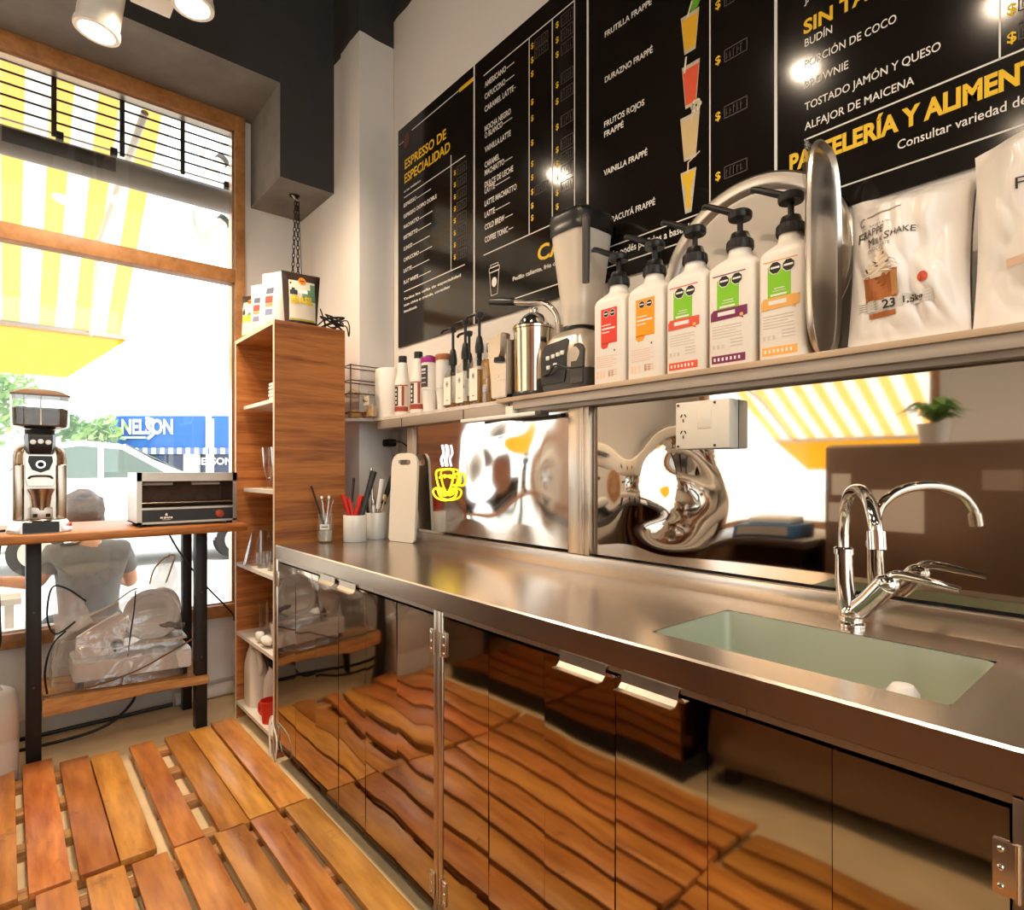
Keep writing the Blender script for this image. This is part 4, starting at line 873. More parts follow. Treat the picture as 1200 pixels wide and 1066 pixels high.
# ------------------------------------------------------------------ blender
r = thing('blender', 'countertop blender with clear jug, black lid and silver motor base', 'blender', (1.475, 1.385, ZS1))
y0, y1 = 1.283, 1.485; yc = (y0 + y1) / 2
silver = M('silver_plastic', '#cdbfae', .3, .55)
def ringbox(xa, xb, ya, yb, z, rd, n=5): return [Vector(((xa + xb) / 2 + p, (ya + yb) / 2 + q, ZS1 + z)) for p, q in rrect(xb - xa, yb - ya, min(rd, (xb - xa) / 2.01, (yb - ya) / 2.01), n)]
b = MB(); b.loft([ringbox(1.405, 1.575, y0, y1, .0, .03), ringbox(1.400, 1.58, y0 - .002, y1 + .002, .02, .03), ringbox(1.402, 1.58, y0, y1, .08, .03)]); b.build('foot', 'darkgrey', r, 50)
b = MB(); b.loft([ringbox(1.402, 1.58, y0, y1, .06, .03), ringbox(1.400, 1.58, y0 - .001, y1 + .001, .12, .03), ringbox(1.410, 1.575, y0 + .012, y1 - .012, .175, .03), ringbox(1.425, 1.565, y0 + .03, y1 - .03, .205, .03)]); b.build('motor_housing', silver, r, 60)
b = MB()
for poly in ([(1.474, .03), (1.474, .12), (1.355, .12), (1.358, .06), (1.365, .03)], [(1.474, .12), (1.474, .145), (1.462, .165), (1.360, .176), (1.352, .168), (1.355, .12)]):
    b.prism(poly, lambda y, z: (1.3962 + max(0, z - .12) * .19, y, ZS1 + z), lambda y, z: (1.408 + max(0, z - .12) * .19, y, ZS1 + z))
pan = b.build('control_panel', 'black', r)
for i, (yy, zz) in enumerate(((1.440, .118), (1.415, .121), (1.392, .124), (1.372, .127), (1.438, .086), (1.405, .090))): MB().box(1.393, 1.40, yy - .008, yy + .008, ZS1 + zz - .007, ZS1 + zz + .007, .002).build('button', 'whitem', pan)
b = MB(); b.tube([(1.392, 1.46, ZS1 + .06), (1.385, 1.42, ZS1 + .065), (1.38, 1.39, ZS1 + .085), (1.382, 1.33, ZS1 + .07), (1.39, 1.27, ZS1 + .068)], .0035, 8); b.build('power_lead', 'cable', r)
b = MB(); b.prism([(1.335, .02), (1.338, .12), (1.325, .15), (1.30, .15), (1.286, .13), (1.284, .02)], lambda y, z: (1.3965 + max(0, z - .02) * .06, y, ZS1 + z), lambda y, z: (1.408 + max(0, z - .02) * .06, y, ZS1 + z)); b.build('side_grip', 'darkgrey', r)
b = MB(); b.lathe([(0, .198), (.06, .198), (.062, .212), (.058, .225), (0, .225)], (1.49, yc, ZS1), 28); b.build('coupling', 'black', r)
jug = thing('jug', None, None); jug.parent = r; jug.location = (0, 0, 0)
jc = (1.49, 1.372)
def jr(z, s, k=.55): return [Vector((jc[0] + s * math.copysign(abs(math.cos(a)) ** k, math.cos(a)), jc[1] + s * math.copysign(abs(math.sin(a)) ** k, math.sin(a)), ZS1 + z)) for a in [2 * math.pi * i / 40 for i in range(40)]]
b = MB(); b.loft([jr(.222, .058, .8), jr(.27, .060, .75), jr(.30, .063, .7), jr(.50, .083), jr(.545, .087), jr(.545, .084), jr(.30, .060, .7), jr(.285, .056, .8), jr(.285, .01, .9)]); b.build('jar', 'jar', r, 60)
b = MB(); b.lathe([(0, .222), (.052, .222), (.05, .262), (.02, .268), (.012, .288), (0, .29)], (jc[0], jc[1], ZS1), 24); b.build('blade_base', 'darkgrey', r)
for a in range(4):
    X = Matrix.Translation((jc[0], jc[1], ZS1 + .292)) @ Matrix.Rotation(R(90 * a + 20), 4, 'Z') @ Matrix.Rotation(R(20), 4, 'Y'); MB().box(0, .035, -.006, .006, -.001, .001, X=X).build('blade', 'utensil', r)
b = MB(); b.loft([jr(.53, .0895), jr(.552, .092), jr(.556, .090), jr(.566, .093), jr(.572, .092), jr(.582, .094), jr(.60, .088), jr(.612, .07, .8), jr(.618, .03, 1)]); b.build('lid', 'black', r, 50)
b = MB(); b.lathe([(0, .612), (.032, .612), (.033, .628), (.028, .634), (0, .636)], (jc[0], jc[1], ZS1), 24); b.build('lid_plug', MT['cream'], r)
hx, hy = 1.395, 1.345
b = MB(); b.tube([(1.43, 1.305, ZS1 + .545), (1.398, 1.268, ZS1 + .54), (1.390, 1.260, ZS1 + .50), (1.396, 1.266, ZS1 + .40), (1.402, 1.272, ZS1 + .335)], .013, 14, radii=lambda f: .0145 - .003 * f); b.build('handle', 'darkgrey', r)
bpy.data.objects.remove(jug)

# ------------------------------------------------------------------ citrus press with lever arm
r = thing('citrus_press', 'steel electric citrus press with black lever handle beside the blender', 'juicer', (1.475, 1.64, ZS1))
cx, cy = 1.48, 1.60
b = MB(); b.lathe([(0, 0), (.078, 0), (.080, .01), (.078, .018), (.074, .024), (0, .024)], (cx, cy, ZS1), 36); b.lathe([(0, 0), (.05, 0), (.05, .012), (0, .014)], (cx - .01, cy + .12, ZS1), 24); b.build('foot', 'black', r)
b = MB(); b.lathe([(0, .02), (.072, .02), (.073, .10), (.075, .24), (.077, .252), (.070, .258), (0, .258)], (cx, cy, ZS1), 48); b.build('body', M('polished_body', '#d6cbbd', .12, 1.0), r)
b = MB(); b.lathe([(0, .255), (.079, .255), (.080, .262), (.076, .268), (.060, .270), (0, .27)], (cx, cy, ZS1), 40); b.build('rim', 'chrome', r)
b = MB(); b.lathe([(0, .265), (.058, .265), (.053, .288), (.038, .308), (.018, .320), (0, .323)], (cx, cy, ZS1), 36); b.lathe([(0, .318), (.016, .318), (.018, .326), (.016, .336), (0, .338)], (cx, cy, ZS1), 20); b.build('dome', 'chrome', r)
# flat front column with the spout
b = MB(); b.loft([[Vector((1.40 + e, y, ZS1 + z)) for e, y in ((0, yb), (0, ya), (.09, ya - .01), (.09, yb + .01))] for z, ya, yb in ((.01, 1.755, 1.665), (.10, 1.762, 1.662), (.225, 1.782, 1.66))]); bmesh.ops.bevel(b.bm, geom=b.bm.edges[:], offset=.004, segments=2, affect='EDGES'); b.build('front_column', 'utensil', r)
MB().box(1.398, 1.40, 1.686, 1.722, ZS1 + .075, ZS1 + .078).build('print_mark', 'inkw', r); 
b = MB(); b.cyl((1.398, 1.713, ZS1 + .09), (1.401, 1.713, ZS1 + .09), .005, n=12); b.build('print_dot', 'inkw', r)
b = MB(); b.prism([(1.76, .235), (1.672, .25), (1.678, .175), (1.69, .155), (1.72, .145), (1.748, .16)], lambda y, z: (1.385, y, ZS1 + z), lambda y, z: (1.43, y, ZS1 + z)); bmesh.ops.bevel(b.bm, geom=b.bm.edges[:], offset=.005, segments=2, affect='EDGES'); b.build('spout_guard', MT['utensil'], r)
b = MB(); b.lathe([(0, 0), (.022, 0), (.02, .016), (0, .02)], (1.398, 1.702, ZS1 + .142), 20); b.build('spout_cap', 'black', r)
b = MB(); b.tube([(cx + .03, cy - .10, ZS1 + .25), (cx + .02, cy - .095, ZS1 + .30), (cx, cy - .055, ZS1 + .345), (cx - .01, cy + .02, ZS1 + .362), (cx - .02, cy + .10, ZS1 + .378)], .011, 12); arm = b.build('lever_arm', 'chrome', r)
b = MB(); b.tube([(cx - .018, cy + .085, ZS1 + .374), (cx - .024, cy + .13, ZS1 + .384), (cx - .034, cy + .215, ZS1 + .402)], .016, 14, radii=lambda f: .0135 + .003 * math.sin(math.pi * f)); b.build('grip', 'black', arm)
b = MB(); b.cyl((cx + .03, cy - .10, ZS1 + .02), (cx + .03, cy - .10, ZS1 + .26), .014, n=16); b.build('rear_post', 'alu', r)

# ------------------------------------------------------------------ flavour syrup bottles with slim pumps
def syrup_bottle(x, y, label, fill, h=.20, pump=True, w=.030, nz=1.0, lab=True):
    r = thing('syrup_bottle', label, 'syrup bottle', (x, y, ZS1), 'clear syrup bottles')
    rg = lambda z, s, rd=.012: [Vector((p, q, z)) for p, q in rrect(2 * s, 2 * s, min(rd, s * .99))]
    sh = MB(); sh.loft([[v + Vector((x, y, ZS1)) for v in rr] for rr in (rg(.0, w * .94), rg(.004, w), rg(h * .72, w), rg(h * .80, w * .85), rg(h * .88, w * .50, .014), rg(h * .94, .0125, .0124), rg(h, .0125, .0124))]); sh.build('glass', 'glassware', r, 60)
    b = MB(); b.loft([[v + Vector((x, y, ZS1)) for v in rr] for rr in (rg(.005, w * .9), rg(.008, w * .93), rg(fill * h, w * .93), rg(fill * h + .002, w * .9))]); b.build('syrup', MT['syrup'], r, 60)
    if lab:
        b = MB(); b.box(x - w - .0012, x - w - .0004, y - w * .86, y + w * .86, ZS1 + .018, ZS1 + h * .66)
        b.m = 1; c = (y, ZS1 + h * .52)
        for k in range(10):
            a0, a1 = k * math.pi / 5, (k + .8) * math.pi / 5
            b.add([(x - w - .0016, c[0] + rr * .75 * math.cos(a), c[1] + rr * math.sin(a)) for rr, a in ((.012, a0), (.012, a1), (.009, a1), (.009, a0))], [(0, 1, 2, 3)])
        b.add([(x - w - .0016, c[0] - .004, c[1] - .005), (x - w - .0016, c[0] + .004, c[1] - .005), (x - w - .0016, c[0] + .004, c[1] + .005), (x - w - .0016, c[0] - .004, c[1] + .005)], [(0, 1, 2, 3)])
        b.m = 2; b.box(x - w - .0018, x - w - .001, y - .008, y + .008, ZS1 + .035, ZS1 + .040)
        b.m = 3; b.box(x - w - .0018, x - w - .001, y - w * .86, y + w * .86, ZS1 + .012, ZS1 + .018)
        b.build('label', [M('label_paper', '#f6efdf', .6), M('label_ink', '#4c5a68', .6), M('label_orange', '#dd9a4c', .6), M('label_dark', '#4a3626', .6)], r, 0)
    if pump:
        b = MB(); b.lathe([(0, h - .012), (.017, h - .012), (.018, h + .01), (.0155, h + .028), (.012, h + .05), (.007, h + .058), (0, h + .06)], (x, y, ZS1), 20)
        b.cyl((x, y, ZS1 + h + .05), (x, y, ZS1 + h + .135), .0062, n=12); b.lathe([(0, h + .128), (.012, h + .128), (.016, h + .142), (.015, h + .150), (0, h + .152)], (x, y, ZS1), 18)
        b.tube([(x, y, ZS1 + h + .145), (x - .006, y + .03 * nz, ZS1 + h + .147), (x - .012, y + .062 * nz, ZS1 + h + .142), (x - .013, y + .07 * nz, ZS1 + h + .132)], .006, 8)
        b.tube([(x, y, ZS1 + h), (x, y, ZS1 + h * .72)], .011, 12, smooth=False); b.build('pump', 'black', r)
    else:
        MB().lathe([(0, h - .01), (.015, h - .01), (.0155, h + .022), (.013, h + .025), (0, h + .025)], (x, y, ZS1), 18).build('cap', 'black', r)
syrup_bottle(1.462, 2.095, 'syrup bottle with a black pump, first of the row, beside the stacked cups', .12, .205)
syrup_bottle(1.455, 1.995, 'syrup bottle with a black pump and cream label, middle of the front row', .10, .215)
syrup_bottle(1.452, 1.895, 'syrup bottle with cream label and the tallest pump', .62, .225)
syrup_bottle(1.452, 1.823, 'bare bottle of pale amber syrup beside the citrus press', .80, .215, pump=False, lab=False)
syrup_bottle(1.545, 2.09, 'syrup bottle with black pump half hidden behind the front row', .3, .20)
syrup_bottle(1.56, 1.93, 'black-capped syrup bottle behind the front row by the wall', .5, .24, pump=False)
syrup_bottle(1.56, 1.80, 'black-capped amber syrup bottle nearest the press by the wall', .7, .24, pump=False)

# ------------------------------------------------------------------ paper cups and tubs
def cup_stack(x, y, label, lid, lidname, text_mat):
    r = thing('stacked_tub', label, 'tub', (x, y, ZS1 + .105), 'tubs stood on paper cups')
    b = MB(); b.lathe([(0, .0), (.036, .0), (.037, .004), (.037, .118), (.035, .12), (0, .12)], (x, y, ZS1 + .1055), 32); b.build('tub', 'whitem', r)
    b = MB(); b.lathe([(0, .0), (.038, .0), (.039, .006), (.039, .024), (.037, .027), (0, .028)], (x, y, ZS1 + .2225), 32); b.build('lid', lid, r)
    if text_mat:
        b = MB(); b.grid(lambda u, v: Vector((x + .0375 * math.cos(R(150 + 75 * u)), y + .0375 * math.sin(R(150 + 75 * u)), ZS1 + .112 + .098 * v)), 12, 2)
        b.m = 1
        for k, (z, h) in enumerate(((.185, .010), (.172, .006), (.150, .005), (.13, .004))): b.grid(lambda u, v: Vector((x + .0381 * math.cos(R(165 + 45 * u)), y + .0381 * math.sin(R(165 + 45 * u)), ZS1 + z + h * v)), 8, 1)
        b.build('label', text_mat, r, 60)
    return r
b = MB()
def paper_cup(x, y, label):
    b = MB(); b.lathe([(.0, 0), (.027, 0), (.036, .098), (.0385, .1), (.0385, .104), (.036, .105), (0, .1045)], (x, y, ZS1), 32)
    return solo(b, 'paper_cup', 'whitem', label, 'cup', (x, y, ZS1), 'white paper cups on the shelf')
paper_cup(1.455, 2.27, 'white paper cup under the magenta-lidded tub'); paper_cup(1.47, 2.175, 'white paper cup under the brown-lidded tub')
cup_stack(1.455, 2.27, 'white tub with magenta lid and dark label on a paper cup', 'purplelid', 'm', [M('charcoal_label', '#3f3a3d', .5), M('label_white', '#d8cfd4', .5)])
cup_stack(1.47, 2.175, 'white tub with brown lid on a paper cup', M('brown_lid', '#a86536', .4), 'b', None)
def topping_bottle(x, y, label):
    r = thing('topping_bottle', label, 'topping bottle', (x, y, ZS1), 'white topping bottles with dark labels')
    MB().lathe([(0, 0), (.036, 0), (.038, .004), (.038, .15), (.036, .165), (.026, .205), (.0235, .25), (.022, .255), (0, .255)], (x, y, ZS1), 36).build('bottle', 'whitem', r)
    MB().lathe([(0, .252), (.0205, .252), (.0205, .285), (.019, .288), (0, .288)], (x, y, ZS1), 24).build('cap', 'black', r)
    b = MB(); cylq = lambda a0, a1, z0, z1, e=.0004: (lambda u, v: Vector((x + (.038 + e) * math.cos(R(a0 + (a1 - a0) * u)), y + (.038 + e) * math.sin(R(a0 + (a1 - a0) * u)), ZS1 + z0 + (z1 - z0) * v)))
    b.m = 0; b.grid(cylq(90, 280, .02, .145), 30, 1); b.m = 1; b.grid(cylq(90, 280, .02, .043, .0007), 30, 1); b.grid(cylq(90, 280, .141, .146, .0007), 30, 1); b.grid(cylq(232, 250, .046, .14, .0007), 6, 1)
    b.m = 2; b.grid(cylq(165, 205, .046, .139, .0007), 8, 1); b.m = 3
    for k in range(4): b.grid(cylq(178, 192, .056 + .02 * k, .068 + .02 * k, .001), 4, 1)
    b.build('label', [M('label_cream', '#eadfd2', .5), M('label_red', '#a3442f', .5), M('label_black', '#352a28', .5), 'inkw'], r, 60)
topping_bottle(1.452, 2.36, 'white topping bottle with black cap, nearest to the stacked cups'); topping_bottle(1.54, 2.405, 'white topping bottle behind the other two'); topping_bottle(1.45, 2.50, 'white topping bottle with black cap beside the white canister')
b = MB(); b.lathe([(0, 0), (.076, 0), (.078, .004), (.078, .235), (.074, .246), (.06, .25), (0, .25)], (1.475, 2.66, ZS1), 44)
solo(b, 'white_canister', 'white', 'plain white round canister on the shelf beside the wire rack', 'canister', (1.475, 2.66, ZS1))

# ------------------------------------------------------------------ wire rack with biscuits at the shelf end
r = thing('wire_rack', 'brown wire rack with biscuit bags at the end of the shelf', 'rack', (1.40, 2.80, ZS1))
wire = M('bronze_wire', '#6f553f', .4, .6)
for y in (2.75, 2.85):
    for x in (1.30, 1.50): MB().cyl((x, y, ZS1), (x, y, ZS1 + .27), .004, n=8).build('upright', wire, r)
for z in (.03, .125, .19, .265):
    b = MB(); b.tube([(1.30, 2.75, ZS1 + z), (1.50, 2.75, ZS1 + z), (1.50, 2.85, ZS1 + z), (1.30, 2.85, ZS1 + z), (1.30, 2.75, ZS1 + z)], .003, 8, smooth=False); b.build('hoop', wire, r)
for z in (.11,):
    b = MB(); b.box(1.30, 1.50, 2.752, 2.848, ZS1 + z, ZS1 + z + .006); b.build('rack_shelf', 'glassware', r)
def biscuit_bag(x, y, z, s, label, seed, col):
    b = MB(); b.ball((0, 0, s[2]), s, 18, 12); b.noise(.012, 30); b.bm.verts.ensure_lookup_table()
    for v in b.bm.verts: v.co.z = max(v.co.z, 0); v.co += Vector((x, y, z))
    return solo(b, 'biscuit_bag', M('biscuit', col, .6, var=.3, vscale=60), label, 'biscuit bag', (x, y, z), 'biscuits on the wire rack', 60)
biscuit_bag(1.345, 2.80, ZS1 + .0005, (.03, .042, .022), 'small bag of golden biscuits at the shelf tip', 1, '#d9a968')
biscuit_bag(1.425, 2.80, ZS1 + .0005, (.042, .035, .022), 'crumpled brown paper biscuit bag on the rack foot', 2, '#b98a5c')
biscuit_bag(1.345, 2.80, ZS1 + .1165, (.032, .03, .016), 'pale biscuits on the upper tier of the wire rack', 4, '#e0c9a0')
r = thing('label_jar', 'small clear jar with a cream label beside the white canister', 'jar', (1.415, 2.655, ZS1))
MB().lathe([(0, 0), (.026, 0), (.027, .004), (.027, .11), (.02, .122), (.02, .13), (0, .13)], (1.37, 2.66, ZS1), 28).build('glass', 'glassware', r)
MB().lathe([(0, .004), (.024, .004), (.024, .055), (0, .056)], (1.37, 2.66, ZS1), 24).build('contents', M('granola', '#c99d63', .7, var=.3, vscale=120), r)
b = MB(); b.box(1.338, 1.3395, 2.63, 2.695, ZS1 + .058, ZS1 + .104); b.m = 1; b.tube([(1.3375, 2.685, ZS1 + .078), (1.3375, 2.678, ZS1 + .088), (1.3375, 2.674, ZS1 + .075), (1.3375, 2.665, ZS1 + .080), (1.3375, 2.655, ZS1 + .076), (1.3375, 2.64, ZS1 + .078)], .0012, 6); b.build('label', [M('jar_label', '#f1e6cc', .6), 'blackp'], r)
# ------------------------------------------------------------------ neon cup on the steel panel
r = thing('neon_sign', 'glowing yellow neon cup and saucer with white steam on the steel panel', 'neon sign', (1.43, 2.09, 1.10))
neon = M('neon_yellow', '#ffe93a', .4, emit='#ffe21c', estr=2.0); neonw = M('neon_white', '#ffffff', .4, emit='#f4ecff', estr=1.5)
xn = 1.422
P3 = lambda pts: [(xn, y, z) for y, z in pts]
def loop(pts, rad, n=8, kk=6):
    b = MB(); q = pts + pts[:3]; c = catmull(P3(q), kk); c = c[kk:kk * (len(pts) + 1) + 1]; b.tube(c, rad, n, smooth=False); return b
loop([(2.163, 1.222), (2.10, 1.231), (2.036, 1.224), (2.045, 1.175), (2.072, 1.135), (2.10, 1.128), (2.13, 1.137), (2.156, 1.175)], .0042).build('cup_tube', neon, r)
b = MB(); b.tube(P3([(2.14, 1.195), (2.10, 1.205), (2.055, 1.196)]), .0045, 8); b.build('coffee_tube', neon, r)
b = MB(); b.tube(P3([(2.037, 1.205), (2.00, 1.212), (1.985, 1.19), (2.0, 1.165), (2.045, 1.165)]), .005, 8); b.build('handle_tube', neon, r)
loop([(2.19, 1.135), (2.165, 1.109), (2.10, 1.099), (2.03, 1.112), (2.012, 1.139), (2.04, 1.150), (2.06, 1.133), (2.10, 1.119), (2.14, 1.131), (2.165, 1.149)], .0042).build('saucer_tube', neon, r)
for dy in (0, -.028):
    b = MB(); b.tube(P3([(2.115 + dy, 1.245), (2.125 + dy, 1.275), (2.108 + dy, 1.30), (2.118 + dy, 1.335)]), .0055, 8); b.build('steam_tube', neonw, r)
for y, z in ((2.17, 1.21), (2.02, 1.14), (2.1, 1.25)): MB().cyl((xn + .004, y, z), (1.434, y, z), .004, n=8).build('standoff', 'glassware', r)

# ------------------------------------------------------------------ things at the far end of the worktop
def crock(x, y, rr, h, label, ZT=ZT + .0006):
    b = MB(); b.lathe([(0, 0), (rr * .96, 0), (rr, .004), (rr, h - .003), (rr * .98, h), (rr * .93, h), (rr * .92, .008), (0, .008)], (x, y, ZT), 40)
    return solo(b, 'utensil_crock', 'ceramic', label, 'utensil holder', (x, y, ZT), 'white utensil crocks')
crock(1.215, 2.525, .053, .122, 'white ceramic crock holding red-handled tools'); crock(1.345, 2.575, .052, .125, 'white ceramic crock holding knives and spoons beside the chopping board')
def utensil(name, label, cat, p0, p1, parts):
    """parts: (part name, from, to, radius0, radius1, material, flatten)"""
    p0, p1 = Vector(p0), Vector(p1); r = thing(name, label, cat, p0, 'tools in the white crocks'); d = p1 - p0
    for pn, a, c, ra, rc, mt in parts:
        MB().tube([p0 + d * a, p0 + d * ((a + c) / 2), p0 + d * c], ra, 10, r_end=rc, smooth=False).build(pn, mt, r)
    return r
hd = lambda mt, s=.55, rr=.010: [('blade', 0, s, .004, .005, 'utensil'), ('handle', s, 1, rr * .8, rr, mt)]
z0 = ZT + .012
utensil('spatula', 'red handle leaning left in the red-tool crock', 'kitchen tool', (1.23, 2.535, z0), (1.176, 2.568, ZT + .215), hd('redhandle', .5, .013))
utensil('spatula', 'red handle standing second in the red-tool crock', 'kitchen tool', (1.215, 2.50, z0), (1.19, 2.53, ZT + .20), hd('redhandle', .5, .008))
utensil('spatula', 'red handle leaning right in the red-tool crock', 'kitchen tool', (1.20, 2.55, z0), (1.25, 2.53, ZT + .21), hd('redhandle', .5, .014))
utensil('knife', 'short red handle lowest at the right of the red-tool crock', 'knife', (1.215, 2.556, z0), (1.274, 2.540, ZT + .205), hd('redhandle', .55, .009))
utensil('rolling_tool', 'thick black-handled tool rising from the red-tool crock', 'kitchen tool', (1.207, 2.507, z0), (1.303, 2.512, ZT + .322), [('shaft', 0, .5, .012, .012, 'black'), ('collar', .5, .56, .016, .016, 'black'), ('handle', .56, 1, .013, .0155, 'black')])
utensil('tongs', 'slim steel tongs between the two crocks', 'kitchen tool', (1.20, 2.55, z0), (1.245, 2.60, ZT + .29), [('jaw', 0, .6, .003, .004, 'utensil'), ('arm', .6, 1, .005, .006, 'blacksteel')])
utensil('knife', 'white-handled knife in the right crock', 'knife', (1.335, 2.575, z0), (1.365, 2.545, ZT + .285), hd('white', .48, .012))
utensil('knife', 'large black-handled knife leaning right in the right crock', 'knife', (1.335, 2.59, z0), (1.42, 2.53, ZT + .32), hd('black', .5, .014))
utensil('whisk', 'dark steel rod tool at the back of the right crock', 'kitchen tool', (1.34, 2.58, z0), (1.335, 2.60, ZT + .34), [('rod', 0, 1, .006, .007, 'utensil')])
utensil('knife', 'black-handled knife low on the left of the right crock', 'knife', (1.322, 2.60, z0), (1.300, 2.572, ZT + .19), hd('black', .5, .008))
for k, (dx, dy, lb) in enumerate(((.02, -.03, 'pale wooden spoon leaning right in the right crock'), (.05, -.02, 'clear plastic spoon at the right rim of the right crock'), (-.02, .02, 'steel spoon at the left rim of the right crock'))):
    p0 = Vector((1.345 + .3 * dx, 2.575 + .3 * dy, z0)); p1 = Vector((1.355 + .7 * dx, 2.562 + 1.1 * dy, ZT + .195 - .01 * k))
    r = thing('spoon', lb, 'spoon', p0, 'tools in the white crocks')
    mt = ('woodspoon', 'glassware', 'utensil')[k]
    MB().tube([p0, p1], .0035, 8, smooth=False).build('handle', mt, r); MB().ball(tuple(p1), (.012, .006, .018), 14, 10).build('bowl', mt, r)
ZT += .0007
r = thing('spoon_jar', 'clear glass jar with straws and spoons beside the crocks', 'jar', (1.10, 2.585, ZT))
MB().lathe([(0, 0), (.034, 0), (.036, .005), (.036, .085), (.033, .10), (.033, .125), (.0345, .13), (.032, .13), (.032, .10), (.034, .085), (.034, .007), (0, .007)], (1.10, 2.585, ZT), 32).build('glass', 'glassware', r)
b = MB(); jl = lambda a0, a1, z0, z1, e: (lambda u, v: Vector((1.10 + (.036 + e) * math.cos(R(a0 + (a1 - a0) * u)), 2.585 + (.036 + e) * math.sin(R(a0 + (a1 - a0) * u)), ZT + z0 + (z1 - z0) * v)))
b.grid(jl(205, 275, .060, .084, .0006), 10, 1); b.m = 1; b.grid(jl(218, 262, .070, .074, .0012), 8, 1); b.build('label', ['whitem', 'blackp'], r)
MB().lathe([(0, .008), (.031, .008), (.032, .05), (0, .052)], (1.10, 2.585, ZT), 24).build('contents', M('pebbled_sugar', '#cbbda8', .7, var=.3, vscale=150), r)
for k, (dx, dy, h, m) in enumerate(((-.05, .04, .255, 'blacksteel'), (-.012, .01, .20, 'utensil'), (.004, -.01, .195, 'glassware'), (.018, .0, .20, 'utensil'), (.03, -.015, .19, 'glassware'), (-.025, -.012, .19, 'glassware'))):
    lb = 'dark straw leaning far left out of the glass jar' if k == 0 else 'spoon or straw standing in the clear glass jar'
    b = MB(); b.tube([(1.10, 2.585, ZT + .056), (1.10 + dx, 2.585 + dy, ZT + h)], .0035 if k else .005, 8, smooth=False)
    if m == 'utensil': b.ball((1.10 + dx, 2.585 + dy, ZT + h), (.010, .005, .016), 12, 8)
    solo(b, 'straw' if m != 'utensil' else 'teaspoon', m, lb, 'straw' if m != 'utensil' else 'spoon', (1.10, 2.585, ZT + .052), 'straws and spoons in the glass jar')
ZT -= .0007
# chopping board leaning on the post
r = thing('chopping_board', 'white plastic chopping board with a grip slot leaning by the crocks', 'chopping board', (1.362, 2.364, ZT + .0014))
bw, bh = .172, .405
out = [(-bw / 2 + .012, 0), (bw / 2 - .012, 0), (bw / 2, .012), (bw / 2, bh - .06)] + [(bw / 2 - .055 + .055 * math.cos(R(a)), bh - .055 + .055 * math.sin(R(a))) for a in (20, 45, 70, 90)] + [(-bw / 2 + .055 - .055 * math.cos(R(a)), bh - .055 + .055 * math.sin(R(a))) for a in (90, 70, 45, 20)] + [(-bw / 2, bh - .06), (-bw / 2, .012)]
me_b = bmesh.new(); V0 = [me_b.verts.new((0, x, z)) for x, z in out]; sl = [(x_, bh - .042 + z_) for x_, z_ in rrect(.082, .024, .0119)]
V1 = [me_b.verts.new((0, x, z)) for x, z in sl]
es = [me_b.edges.new((V0[i], V0[(i + 1) % len(V0)])) for i in range(len(V0))] + [me_b.edges.new((V1[i], V1[(i + 1) % len(V1)])) for i in range(len(V1))]
bmesh.ops.triangle_fill(me_b, use_beauty=True, edges=es); g_ = bmesh.ops.extrude_face_region(me_b, geom=me_b.faces[:]); bmesh.ops.translate(me_b, verts=[v for v in g_['geom'] if isinstance(v, bmesh.types.BMVert)], vec=(.012, 0, 0))
kl = r.location.copy(); r.location = (0, 0, 0); b = MB(); b.merge(me_b); b.build('board', M('board_plastic', '#efe4d2', .5), r, 30); r.location = kl
r.rotation_euler = (0, R(3.2), R(12))
solo(MB().tube([(1.47, 2.38, .955), (1.462, 2.40, 1.06), (1.468, 2.41, 1.2), (1.47, 2.44, 1.3), (1.47, 2.40, 1.37)], .0035, 8), 'loose_cable', 'whitecable', 'pale thin cable hanging beside the chopping board', 'cable', (1.47, 2.38, .955))

# ------------------------------------------------------------------ tall walnut shelf unit
UX0, UX1, UY0, UY1, UZ = .900, 1.232, 2.668, 3.262, 1.898
u = thing('shelf_unit', 'tall walnut shelf unit open towards the window table', 'shelf unit', ((UX0 + UX1) / 2, (UY0 + UY1) / 2, ZF))
for y, nm in ((UY0, 'side_panel'), (UY1 - .018, 'side_panel')):
    MB().box(UX0 + .0015, UX1, y, y + .018, ZF, UZ - .018).build(nm, 'veneer', u)
    MB().box(UX0, UX0 + .0015, y, y + .018, ZF, UZ - .018).build('edge_band', 'veneeredge', u)
MB().box(UX0 + .0015, UX1, UY0, UY1, UZ - .018, UZ, .0005).build('top', 'veneer', u); MB().box(UX0, UX0 + .0015, UY0, UY1, UZ - .018, UZ).build('edge_band', 'veneeredge', u)
MB().box(UX1 - .006, UX1, UY0 + .018, UY1 - .018, ZF + .02, UZ - .018).build('back_panel', 'veneer', u)
ush = []
for z in (1.56, 1.135, .752, .394, .035):
    MB().box(UX0 + .035 if z > 1 else UX0 + .004, UX1 - .006, UY0 + .018, UY1 - .018 if z < 1 else UY1 - .03, z - .018, z).build('shelf_board', 'shelfwhite', u)

